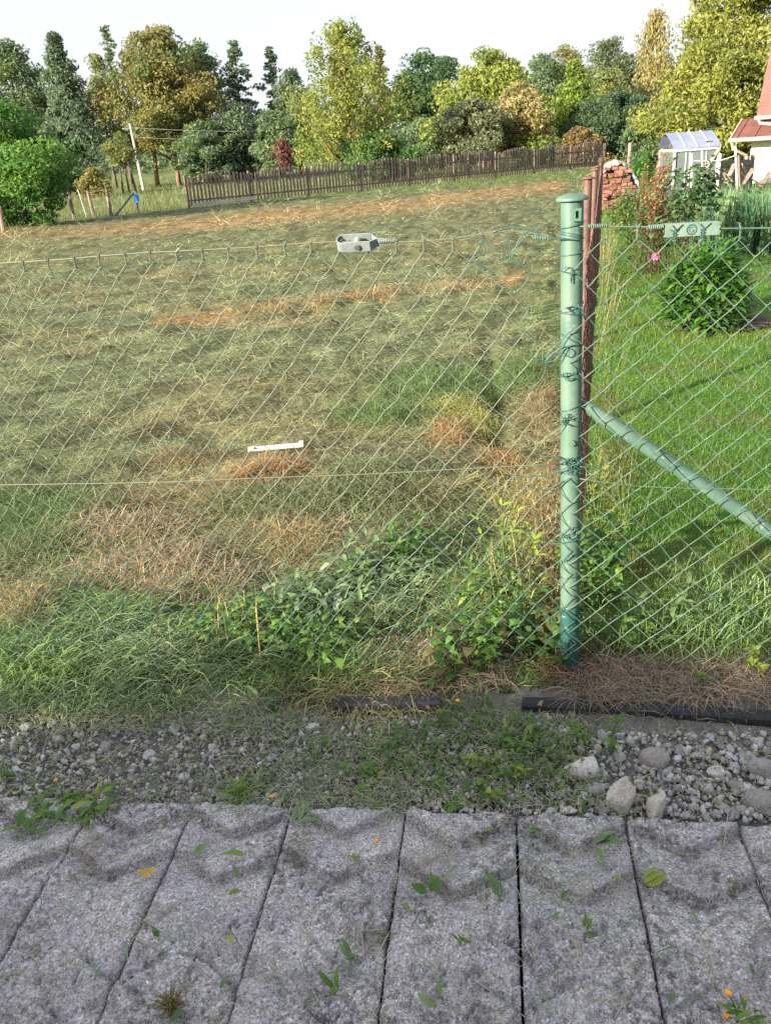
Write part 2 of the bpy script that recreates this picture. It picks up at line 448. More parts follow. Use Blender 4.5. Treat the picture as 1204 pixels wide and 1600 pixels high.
def mat_ground(name, bscale=30, bump=0.8, dist=0.03):
    m, nt, p, out = new_mat(name); L = nt.links
    a = N(nt, 'ShaderNodeAttribute', attribute_name='Col')
    g = N(nt, 'ShaderNodeNewGeometry')
    n = N(nt, 'ShaderNodeTexNoise'); n.inputs['Scale'].default_value = bscale; n.inputs['Detail'].default_value = 7; n.inputs['Roughness'].default_value = 0.7
    L.new(g.outputs['Position'], n.inputs['Vector'])
    mr = N(nt, 'ShaderNodeMapRange'); mr.inputs['From Min'].default_value = 0.3; mr.inputs['From Max'].default_value = 0.7
    mr.inputs['To Min'].default_value = 0.55; mr.inputs['To Max'].default_value = 1.4
    L.new(n.outputs['Fac'], mr.inputs['Value'])
    cc = N(nt, 'ShaderNodeCombineColor')
    for k in range(3): L.new(mr.outputs[0], cc.inputs[k])
    mu = N(nt, 'ShaderNodeMix', data_type='RGBA', blend_type='MULTIPLY'); mu.inputs[0].default_value = 1
    L.new(a.outputs['Color'], mu.inputs[6]); L.new(cc.outputs[0], mu.inputs[7]); L.new(mu.outputs[2], p.inputs['Base Color'])
    p.inputs['Roughness'].default_value = 0.95; p.inputs['Specular IOR Level'].default_value = 0.1
    b = N(nt, 'ShaderNodeBump'); b.inputs['Strength'].default_value = bump; b.inputs['Distance'].default_value = dist
    L.new(n.outputs['Fac'], b.inputs['Height']); L.new(b.outputs[0], p.inputs['Normal'])
    return m
M['turf'] = mat_ground('turf', 22)

def mat_poly():
    m, nt, p, out = new_mat('cloudy_polycarbonate'); L = nt.links
    p.inputs['Base Color'].default_value = (0.20, 0.25, 0.25, 1); p.inputs['Roughness'].default_value = 0.25
    tr = N(nt, 'ShaderNodeBsdfTransparent'); tr.inputs[0].default_value = (0.62, 0.70, 0.66, 1)
    mx = N(nt, 'ShaderNodeMixShader'); mx.inputs[0].default_value = 0.5
    L.new(p.outputs[0], mx.inputs[1]); L.new(tr.outputs[0], mx.inputs[2]); L.new(mx.outputs[0], out.inputs[0])
    return m
M['poly'] = mat_poly()
def mat_brick():
    m = mat_plain('red_brick', (0.13, 0.055, 0.04), (0.26, 0.125, 0.095), 9, 0.85, 0.4, 40)
    nt = m.node_tree; oi = N(nt, 'ShaderNodeObjectInfo'); tc = [n for n in nt.nodes if n.type == 'TEX_COORD'][0]
    nz = [n for n in nt.nodes if n.type == 'TEX_NOISE'][0]
    va = N(nt, 'ShaderNodeVectorMath', operation='ADD'); nt.links.new(tc.outputs['Object'], va.inputs[0])
    sc = N(nt, 'ShaderNodeMath', operation='MULTIPLY'); sc.inputs[1].default_value = 60; nt.links.new(oi.outputs['Random'], sc.inputs[0])
    nt.links.new(sc.outputs[0], va.inputs[1]); nt.links.new(va.outputs[0], nz.inputs['Vector'])
    return m
M['brick'] = mat_brick()

# ------------------------------------------------------------------ layout lines
TH = math.radians(8.5)
E1 = Vector((math.cos(TH), -math.sin(TH), 0))           # along the wire fence, to the right
NF = Vector((math.sin(TH), math.cos(TH), 0))            # away from the camera
POST = Vector((0.57, 2.259, 0))                          # foot of the green post
SIDE = Vector((2.17, 7.90, 0)).normalized()              # along the rusty side fence
UP = Vector((0, 0, 1))
FO = POST-NF*0.036                                       # the wire mesh passes in front of the post

def fp(px, py):                                          # photo point on the plane of the wire fence -> (s, z)
    d = ray(px, py); c = Vector((0, 0, HC)); t = (FO-c).dot(NF)/d.dot(NF); P = c+d*t
    return (P-FO).dot(E1), P.z

def FP(s, z, n=0.0): return FO+E1*s+UP*z+NF*n

FARLINE = [(14.4, 52.6), (-7.3, 36.9), (-11.1, 33.3), (-12.6, 30.2), (-17, 24), (-34, 8), (-60, -10)]

def side_dist(x, y):                                     # >0 right of the side fence
    return (x-POST.x)*SIDE.y-(y-POST.y)*SIDE.x

def zfield(x, y):
    u = x*E1.x+y*E1.y; v = x*NF.x+y*NF.y
    d = np.maximum(v-2.2, 0)
    amp = np.minimum(1, d/0.25)
    z = 0.05*(fbm(u*1.1, v*3.2, 3)-0.5)+0.055*(fbm(u*7, v*10, 9, 3)-0.5)
    z = z+0.10*(fbm(u*3.4, v*3.4, 13, 3)-0.5)
    z = z+0.10*np.exp(-((u+0.9)/0.8)**2-((v-3.9)/0.5)**2)
    z = z-0.07*np.exp(-((u-(0.02-0.03*(v-4)))/0.06)**2)*smooth(3.5, 4.2, v)*(1-smooth(6, 8, v))
    return z*amp*np.minimum(1.6, 0.6+d/12)+0.012

def zlawn(x, y): return 0.025*(fbm(x*1.3, y*1.3, 21, 3)-0.5)+0.006

# colours of the mown field, by where the dry and the green patches lie
SAGE, OLIVE, GREEN, TAN, PINKTAN, BROWN, ORANGE, LIME = [np.array(c) for c in
    ((0.222, 0.268, 0.145), (0.182, 0.218, 0.100), (0.115, 0.190, 0.060), (0.33, 0.27, 0.135), (0.34, 0.28, 0.17), (0.215, 0.170, 0.085), (0.34, 0.235, 0.11), (0.27, 0.29, 0.08))]

def ell(px, py, cx, cy, rx, ry): return np.exp(-((px-cx)/rx)**2-((py-cy)/ry)**2)
def seg(px, py, pts, w):
    out = np.zeros_like(px)
    for (a, b), (c, d) in zip(pts[:-1], pts[1:]):
        t = np.clip(((px-a)*(c-a)+(py-b)*(d-b))/((c-a)**2+(d-b)**2), 0, 1)
        out = np.maximum(out, np.exp(-(((px-a-t*(c-a))**2+(py-b-t*(d-b))**2)/w**2)))
    return out

def field_colour(x, y, jit):
    """jit: n random numbers per point, picks one tone of the local mixture"""
    px, py, _ = proj(np.stack([x, y, np.zeros_like(x)], 1))
    u = x*E1.x+y*E1.y; v = x*NF.x+y*NF.y
    b = fbm(u*0.9, v*2.0, 31); b2 = fbm(u*3.5, v*5, 37)
    c = SAGE*(1-b2[:, None])+OLIVE*b2[:, None]
    def mix(c, col, w): w = (np.clip(w, 0, 1)*1.0)[:, None]; return c*(1-w)+col*w
    c = mix(c, TAN, smooth(0.45, 0.75, b)*0.5)
    n = fbm(u*5, v*8, 41); n2 = fbm(u*0.7+5, v*1.4, 43)
    n = 0.4+n
    c = mix(c, GREEN, (ell(px, py, 700, 605, 130, 36)+ell(px, py, 600, 650, 90, 24))*n)
    c = mix(c, GREEN*1.1, ell(px, py, 40, 800, 130, 75)*n*0.9)
    c = mix(c, GREEN, smooth(890, 960, py)*0.85*n)
    c = mix(c, GREEN*0.9, ell(px, py, 760, 860, 110, 80)*n*0.7)
    c = mix(c, GREEN*1.15, ell(px, py, 860, 500, 50, 90)*0.6*n)
    c = mix(c, PINKTAN, 1.2*ell(px, py, 270, 905, 130, 45)*n)
    c = mix(c, PINKTAN*0.8, ell(px, py, 200, 830, 120, 26)*n)
    c = mix(c, TAN, (ell(px, py, 480, 850, 70, 30)+ell(px, py, 20, 960, 60, 40)+ell(px, py, 840, 640, 50, 40))*n)
    c = mix(c, BROWN, 0.7*(ell(px, py, 300, 790, 260, 60)+ell(px, py, 300, 725, 90, 14)+ell(px, py, 650, 790, 60, 20))*n*0.9)
    c = mix(c, ORANGE, 1.3*(ell(px, py, 425, 752, 48, 17)+ell(px, py, 710, 680, 32, 20)+0.7*ell(px, py, 780, 725, 30, 20))*n)
    c = mix(c, LIME, (ell(px, py, 715, 640, 45, 14)+ell(px, py, 755, 668, 22, 12))*n)
    c = mix(c, TAN, ell(px, py, 850, 820, 40, 70)*n*0.6)
    far = seg(px, py, [(-300, 380), (150, 362), (420, 340), (600, 325), (870, 290)], 11)*np.minimum(1, 0.5+0.0*py+np.clip((px-100)/300, 0, 0.6))
    c = mix(c, np.array((0.42, 0.30, 0.14)), far*(0.35+0.75*smooth(0.3, 0.6, n2+0.3*b)))
    s2 = seg(px, py, [(-200, 560), (10, 525), (120, 520), (250, 500), (430, 483), (570, 465), (700, 448), (870, 425)], 10)
    c = mix(c, np.array((0.42, 0.28, 0.12)), s2*smooth(0.42, 0.62, fbm(px/70, py*0+3.3, 51)+0.12*(px > 380))*1.0)
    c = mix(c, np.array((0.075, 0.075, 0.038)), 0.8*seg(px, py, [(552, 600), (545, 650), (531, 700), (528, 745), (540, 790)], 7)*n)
    c = mix(c, np.array((0.17, 0.26, 0.07)), 0.7*smooth(36, 40, y)*(px > 300))
    tone = 0.72+0.62*smooth(0.28, 0.70, fbm(u*5.5, v*5.5, 57, 4))
    return c*(tone*(0.50+1.0*jit))[:, None]

LAWN = np.array((0.100, 0.225, 0.036))
def lawn_colour(x, y, jit):
    b = fbm(x*1.1, y*0.8, 61); b2 = fbm(x*4, y*3, 67)
    c = np.tile(LAWN, (len(x), 1))
    w = smooth(0.45, 0.7, b)[:, None]*0.6; c = c*(1-w)+np.array((0.18, 0.265, 0.05))*w
    w = smooth(0.5, 0.75, b2)[:, None]*0.5; c = c*(1-w)+np.array((0.17, 0.155, 0.055))*w
    return c*(0.7+0.6*jit)[:, None]

# ------------------------------------------------------------------ ground sheets
def grid_faces(nr, nc):
    i = np.arange((nr-1)*(nc-1)); r = i//(nc-1); c = i % (nc-1); a = r*nc+c
    return np.stack([a, a+1, a+nc+1, a+nc], 1)

def sheet(name, near, far, mat, rows, pw, zfun, cfun, flip=False, kind='structure'):
    near = np.asarray(near, float); far = np.asarray(far, float)
    w = np.linspace(0, 1, rows)**pw
    P = near[None]*(1-w[:, None, None])+far[None]*w[:, None, None]
    x, y = P[..., 0].ravel(), P[..., 1].ravel()
    V = np.stack([x, y, zfun(x, y)], 1); F = grid_faces(rows, len(near))
    if flip: F = F[:, ::-1]
    return link(name, mesh_np(name, V, F, cfun(x, y), True), mat, kind=kind)

def line_pts(pts, q):
    pts = np.asarray(pts, float); d = np.r_[0, np.cumsum(np.hypot(*np.diff(pts, axis=0).T))]; d /= d[-1]
    return np.stack([np.interp(q, d, pts[:, 0]), np.interp(q, d, pts[:, 1])], 1)

q = np.linspace(0, 1, 280)
qn = q**2.2
BK = POST-NF*0.13
near = np.stack([BK.x-E1.x*26*qn, BK.y-E1.y*26*qn], 1)
farq = line_pts(FARLINE, q**1.15)
one = lambda x, y: rng.random(len(x))*0.4+0.3
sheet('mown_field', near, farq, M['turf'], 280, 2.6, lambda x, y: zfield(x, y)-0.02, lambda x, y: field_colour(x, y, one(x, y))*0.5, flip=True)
def zmeadow(x, y):
    d = np.hypot(x, y)
    return -0.01+0.05*np.maximum(0, d-105)*np.clip((d-105)/60, 0, 1)*np.clip(1.2-d/900, 0.25, 1)+0.1*(fbm(x*0.2, y*0.2, 77)-0.5)
def meadow_colour(x, y):
    b = fbm(x*0.15, y*0.3, 71)[:, None]
    return (np.array((0.10, 0.15, 0.05))*(1-b)+np.array((0.16, 0.18, 0.075))*b)*(0.8+0.4*rng.random((len(x), 1)))
farm = farq[:230]
out_ = farm/np.hypot(farm[:, 0], farm[:, 1])[:, None]*700
sheet('meadow', farm, out_, M['turf'], 120, 2.2, zmeadow, meadow_colour, flip=True)
qa = np.linspace(0, 1, 160)**2
nl = np.stack([BK.x+E1.x*30*qa, BK.y+E1.y*30*qa], 1)
fl = nl*0+np.stack([POST.x+SIDE.x*52+E1.x*90*qa, POST.y+SIDE.y*52+E1.y*90*qa], 1)
sheet('garden_lawn', nl, fl, M['turf'], 160, 2.2, lambda x, y: zlawn(x, y)-0.012, lambda x, y: lawn_colour(x, y, one(x, y))*0.75)
fl2 = fl*1.0; fl3 = np.stack([fl2[:, 0]+300*(0.3+qa), fl2[:, 1]+600], 1)
sheet('orchard_ground', fl2, fl3, M['turf'], 60, 2.0, lambda x, y: -0.01+0.03*np.maximum(0, np.hypot(x, y)-90), meadow_colour)

# verge of gravel between the slabs and the fence
def verge_col(x, y):
    b = fbm(x*5, y*5, 81)[:, None]
    return np.array((0.16, 0.15, 0.142))*(1-b)+np.array((0.26, 0.245, 0.23))*b
def zverge(x, y):
    v = x*NF.x+y*NF.y
    return -0.035+0.018*(fbm(x*6, y*6, 83)-0.5)+0.03*smooth(1.95, 2.2, v)
qv = np.linspace(-1, 1, 200)
vn = np.stack([NF.x*1.60+E1.x*7*qv, NF.y*1.60+E1.y*7*qv], 1)
vf = np.stack([NF.x*2.24+E1.x*7*qv, NF.y*2.24+E1.y*7*qv], 1)
sheet('gravel_verge', vn, vf, M['turf'], 30, 1, zverge, verge_col)
# bed under the slabs, and the ground behind the camera
qb = np.linspace(-1, 1, 40)
sheet('pavement_bed', np.stack([NF.x*0.30+E1.x*7*qb, NF.y*0.30+E1.y*7*qb], 1), np.stack([NF.x*1.64+E1.x*7*qb, NF.y*1.64+E1.y*7*qb], 1),
      M['turf'], 20, 1, lambda x, y: -0.052+0*x, lambda x, y: np.tile((0.04, 0.036, 0.033), (len(x), 1)))
sheet('road', np.stack([NF.x*-40+E1.x*60*qb, NF.y*-40+E1.y*60*qb], 1), np.stack([NF.x*0.32+E1.x*60*qb, NF.y*0.32+E1.y*60*qb], 1),
      M['turf'], 20, 1, lambda x, y: -0.056+0*x, lambda x, y: np.tile((0.12, 0.12, 0.12), (len(x), 1)))
for sgn, nm in ((-1, 'roadside'), (1, 'roadside')):
    a0 = np.stack([NF.x*0.31+E1.x*sgn*(6.9+40*np.linspace(0, 1, 30)), NF.y*0.31+E1.y*sgn*(6.9+40*np.linspace(0, 1, 30))], 1)
    a1 = np.stack([NF.x*2.25+E1.x*sgn*(6.9+40*np.linspace(0, 1, 30)), NF.y*2.25+E1.y*sgn*(6.9+40*np.linspace(0, 1, 30))], 1)
    sheet(nm, a0, a1, M['turf'], 20, 1, lambda x, y: -0.06+0*x, verge_col, flip=sgn < 0)

# ------------------------------------------------------------------ pavement slabs
pave = link('pavement', None, kind='structure')
JO = [-0.89, -0.60, -0.32, -0.008, 0.287, 0.568, 0.848]
edges = [JO[0]-0.29*k for k in range(5, 0, -1)]+JO+[JO[-1]+0.29*k for k in range(1, 6)]
def slab_mesh(k, x0, x1, fine):
    w = x1-x0-0.005-0.004*random.random(); Ln = 1.30
    nx, ny = (54, 190) if fine else (8, 20)
    u = np.linspace(-w/2, w/2, nx); v = np.linspace(0, Ln, ny)
    U, Vv = np.meshgrid(u, v); U = U.ravel(); Vv = Vv.ravel()
    sd = 100+k*13
    # worn moulded pattern of chevrons
    wob = 0.02*(fbm(U*14, Vv*14, sd)-0.5)
    a = np.abs(U)*0.62+wob; sl = 0.0045
    off = random.uniform(-0.045, 0.03); lvl = np.zeros_like(U)
    st = lambda e, q: smooth(e-sl, e+sl, q)
    p = Vv+off
    saw = lambda q, q0, q1: np.where((q > q0) & (q < q1), 1-(q-q0)/(q1-q0), 0)*smooth(q0, q0+sl, q)
    v_, r_ = p+a, p-a
    z = -random.uniform(0.022, 0.032)*smooth(-0.01, 0.05, Vv)*smooth(0, 0.03, w/2-np.abs(U)+0.012)*np.maximum.reduce([saw(v_, 0.115, 0.235), saw(v_, 0.262, 0.37), saw(-r_, -0.46, -0.34), saw(-r_, -0.60, -0.48), saw(v_, 0.66, 0.78), saw(v_, 0.81, 0.92)])-0.002
    z = z+0.010*(fbm(U*9, Vv*9, sd+3)-0.5)+0.007*(fbm(U*34, Vv*34, sd+5)-0.5)+0.006*(fbm(U*110, Vv*110, sd+6, 3)-0.5)
    pit = fbm(U*70, Vv*70, sd+7, 2); z = z-0.012*smooth(0.68, 0.76, pit)*smooth(0.35, 0.6, fbm(U*6, Vv*6, sd+8))
    for (hx, hy, hr) in HOLES.get(k, ()):
        dd = np.hypot(U-hx, Vv-hy)+0.004*(fbm(U*90, Vv*90, sd+9)-0.5); z = z-0.012*(1-smooth(hr*0.5, hr, dd))
    # worn, rounded arrises
    chip = 0.012*(fbm(U*30, Vv*30, sd+11)-0.35)
    ed = np.minimum(w/2-np.abs(U), 1)+chip; ef = np.minimum(Vv, Ln-Vv)+chip*1.6
    z = z-0.014*(1-smooth(0, 0.011, ed))**2-0.020*(1-smooth(0, 0.020, ef))**2
    X = U+0.0; Y = -Vv+0.022*(fbm(U*18+40, Vv*0+k, sd+13)-0.5)*(Vv < 0.02)
    top = np.stack([X, Y, z], 1)
    F = grid_faces(ny, nx)[:, ::-1]
    # skirts down to the bed
    n0 = len(top)
    idx = np.r_[np.arange(nx), nx*np.arange(1, ny)+nx-1, nx*(ny-1)+np.arange(nx-2, -1, -1), nx*np.arange(ny-2, 0, -1)]
    dark_tone = np.clip(np.maximum.reduce([np.exp(-((v_-e_)/0.014)**2) for e_ in (0.121, 0.268)]+[np.exp(-((r_-e_)/0.014)**2) for e_ in (0.452, 0.592)])*smooth(0.30, 0.62, fbm(U*22+3, Vv*22, sd+21))*1.2, 0, 1)  # darker lines along the groove steps, broken up by noise
    low = top[idx].copy(); low[:, 2] = -0.05
    m = len(idx); j = np.arange(m)
    SK = np.stack([idx, idx[(j+1) % m], n0+(j+1) % m, n0+j], 1)
    dd_ = np.r_[dark_tone, np.zeros(len(low))]
    return mesh_np('slab', np.r_[top, low], np.r_[F, SK], np.stack([dd_]*3, 1), True)
HOLES = {}
def slab_uv(px, py):
    P = gp(px, py); s = P.dot(E1); d = P.dot(NF)
    return s, d
FRONT = 1.665
for (px, py, r) in [(470, 1415, .012), (547, 1418, .014), (440, 1545, .012), (662, 1543, .011), (744, 1548, .013), (722, 1535, .009), (140, 1405, .010), (905, 1365, .012)]:
    s, d = slab_uv(px, py)
    s0s = [Vector((x, 1.65, 0)).dot(E1) for x in edges]
    for k in range(len(edges)-1):
        if s0s[k] < s < s0s[k+1]: HOLES.setdefault(k, []).append((s-(s0s[k]+s0s[k+1])/2, FRONT-d, r))
sedge = [Vector((x, 1.65, 0)).dot(E1) for x in edges]
for k in range(len(edges)-1):
    fine = -1.35 < edges[k] < 1.05
    me = slab_mesh(k, sedge[k], sedge[k+1], fine)
    sc_ = (sedge[k]+sedge[k+1])/2
    o = link('slab', me, M['concrete'], pave)
    o.location = E1*sc_+NF*(FRONT+random.uniform(-0.008, 0.008))+UP*random.uniform(-0.003, 0.003)
    o.rotation_euler = (random.uniform(-.006, .006), random.uniform(-.01, .01), -TH)
tag(pave, 'grey worn concrete slabs with a moulded chevron pattern laid edge to edge', 'pavement')
del pave['category']

# ------------------------------------------------------------------ grass made of blades
def blades(name, P, L, W, az, el, cols, mat, bend=0.5, kite=True, parent=None, kind='stuff', **props):
    n = len(P); d = np.stack([np.cos(az)*np.cos(el), np.sin(az)*np.cos(el), np.sin(el)], 1)
    side = np.stack([-np.sin(az), np.cos(az), 0*az], 1)
    tw = (rng.random(n)-0.5)[:, None]*1.6
    side = side+np.cross(d, side)*tw; side /= np.linalg.norm(side, axis=1)[:, None]
    L_ = L[:, None]; W_ = W[:, None]*0.5
    b = (bend*rng.random(n)*L)[:, None]
    if kite:
        mid = P+d*L_*0.5+np.array((0, 0, 0.10))*L_
        tip = P+d*L_-np.array((0, 0, 1))*b*0.5
        V = np.stack([P-side*W_*.7, P+side*W_*.7, mid+side*W_, mid-side*W_, tip], 1).reshape(-1, 3)
        base = (np.arange(n)*5)[:, None]
        F = np.concatenate([base+np.array((0, 1, 2)), base+np.array((0, 2, 3)), base+np.array((3, 2, 4))], 0)
        C = np.repeat(cols, 5, 0)
    else:
        tip = P+d*L_-np.array((0, 0, 1))*b*0.3
        V = np.stack([P-side*W_, P+side*W_, tip], 1).reshape(-1, 3)
        F = (np.arange(n)*3)[:, None]+np.array((0, 1, 2)); C = np.repeat(cols, 3, 0)
    me = mesh_np(name, V, F, C)
    return link(name, me, mat, parent, **({'kind': kind} if kind else {}), **props)

def sample_view(n, y0, y1, pad=0.06, lo=-0.55, hi=0.62):
    """ground points spread evenly over the picture between two distances"""
    inv = rng.uniform(1/y1, 1/y0, n); y = 1/inv
    x = rng.uniform(lo-pad, hi+pad, n)*y*1.02
    return x, y

def far_of(x, y):
    fx = np.array([p[0] for p in FARLINE])[::-1]; fy = np.array([p[1] for p in FARLINE])[::-1]
    return y < np.interp(x, fx, fy)-0.05

def front_v(x, y): return x*NF.x+y*NF.y
VF = POST.dot(NF)

def field_grass():
    x, y = sample_view(430000, 2.05, 52)
    ok = (side_dist(x, y) < -0.01) & far_of(x, y) & (front_v(x, y) > VF-0.10)
    x, y = x[ok], y[ok]; n = len(x)
    z = zfield(x, y)-0.012
    dist = np.hypot(x, y)
    sc = np.maximum(1, dist/5.0)
    L = rng.uniform(0.035, 0.10, n)*sc**0.75
    W = rng.uniform(0.0018, 0.0042, n)*sc
    az = np.where(rng.random(n) < 0.5, 0, math.pi)-TH+rng.normal(0, 0.75, n)
    el = np.abs(rng.normal(0.12, 0.30, n))+0.02
    u = x*E1.x+y*E1.y; v = x*NF.x+y*NF.y
    cl = fbm(u*3.5/np.maximum(1, dist/9), v*7/np.maximum(1, dist/9), 91, 3)
    tuft = smooth(0.50, 0.72, cl)
    el = el+0.35*tuft*rng.random(n); L = L*(0.8+0.7*tuft)
    z = z+0.02*tuft*sc**0.7*rng.random(n)
    cols = field_colour(x, y, rng.random(n))
    dry = rng.random(n) < 0.16; cols[dry] = np.array((0.36, 0.32, 0.19))*(0.7+0.7*rng.random((dry.sum(), 1)))
    keep = rng.random(n) > 0.55*(1-smooth(0.30, 0.46, cl))
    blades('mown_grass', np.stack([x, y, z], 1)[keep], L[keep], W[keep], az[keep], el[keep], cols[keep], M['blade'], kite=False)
field_grass()

def hay_piles():
    """loose raked tufts that stand proud of the mown stubble"""
    spots = [(425, 752, 48, 14, ORANGE), (385, 765, 20, 8, ORANGE), (705, 682, 30, 20, ORANGE), (715, 645, 50, 12, LIME), (755, 668, 22, 10, LIME), (690, 605, 100, 26, GREEN), (600, 655, 70, 16, GREEN), (820, 590, 45, 30, GREEN),
             (270, 900, 120, 34, PINKTAN), (190, 835, 90, 18, PINKTAN), (300, 725, 70, 8, BROWN), (480, 850, 60, 20, TAN), (780, 722, 26, 14, ORANGE),
             (430, 484, 26, 5, ORANGE), (568, 465, 34, 5, ORANGE), (505, 478, 18, 4, TAN), (700, 450, 70, 4, TAN), (500, 800, 160, 20, OLIVE), (600, 760, 90, 14, OLIVE), (60, 820, 110, 50, GREEN), (40, 960, 60, 30, TAN), (845, 640, 22, 40, TAN*0.8), (850, 800, 30, 60, TAN)]
    Ps, cs, Ls = [], [], []
    for (cx, cy, rx, ry, c) in spots:
        n = int(min(2600, 250+rx*ry*0.9))
        px = cx+rx*rng.normal(0, 0.55, n); py = cy+ry*rng.normal(0, 0.55, n)
        pts = np.array([gp(a, b) for a, b in zip(px, py)])
        r2 = ((px-cx)/rx)**2+((py-cy)/ry)**2
        h = 0.05*np.exp(-r2)*rng.random(n)
        pts[:, 2] = zfield(pts[:, 0], pts[:, 1])+h
        Ps.append(pts); cs.append(np.tile(c, (n, 1))*(0.65+0.7*rng.random((n, 1)))); Ls.append(np.hypot(pts[:, 0], pts[:, 1]))
    P = np.concatenate(Ps); C = np.concatenate(cs); d = np.concatenate(Ls); n = len(P)
    ok = (side_dist(P[:, 0], P[:, 1]) < 0.03) & (front_v(P[:, 0], P[:, 1]) > VF-0.05)
    sc = np.maximum(1, d/5)
    L = rng.uniform(0.05, 0.17, n)*sc**0.6; W = rng.uniform(0.0016, 0.0036, n)*sc
    az = rng.uniform(0, 2*math.pi, n); el = rng.normal(0.1, 0.35, n)
    blades('loose_hay', P[ok], L[ok], W[ok], az[ok], el[ok], C[ok], M['blade'], bend=0.8)
hay_piles()

def lawn_grass():
    x, y = sample_view(210000, 2.0, 46, lo=0.1, hi=0.75)
    ok = (side_dist(x, y) > 0.03) & (front_v(x, y) > VF-0.04) & (x < 0.75*y+0.5)
    x, y = x[ok], y[ok]; n = len(x); dist = np.hypot(x, y); sc = np.maximum(1, dist/5)
    z = zlawn(x, y)-0.012
    cl = fbm(x*4, y*4, 95, 3)
    L = rng.uniform(0.022, 0.05, n)*sc**0.7*(0.6+0.9*cl); W = rng.uniform(0.002, 0.004, n)*sc
    az = rng.uniform(0, 2*math.pi, n); el = rng.uniform(0.5, 1.4, n)
    cols = lawn_colour(x, y, rng.random(n)); dry = rng.random(n) < 0.07; cols[dry] = np.array((0.30, 0.26, 0.12))
    keep = rng.random(n) > 0.5*(1-smooth(0.32, 0.5, cl))
    blades('lawn_grass', np.stack([x, y, z], 1)[keep], L[keep], W[keep], az[keep], el[keep], cols[keep], M['blade'], kite=False)
lawn_grass()

def meadow_grass():
    n = 70000
    i = rng.uniform(1/120, 1/29, n); y = 1/i; x = rng.uniform(-0.62, 0.25, n)*y
    ok = ~far_of(x, y); x, y = x[ok], y[ok]; n = len(x)
    sc = y/40
    blades('meadow_grass', np.stack([x, y, zmeadow(x, y)-0.05], 1), rng.uniform(0.2, 0.5, n)*sc**0.3, rng.uniform(0.012, 0.03, n)*sc, rng.uniform(0, 6.28, n), rng.uniform(0.7, 1.45, n),
           (np.array((0.10, 0.15, 0.05))+np.array((0.09, 0.05, 0.03))*rng.random((n, 1)))*(0.75+0.5*rng.random((n, 1))), M['blade'], kite=False)
meadow_grass()

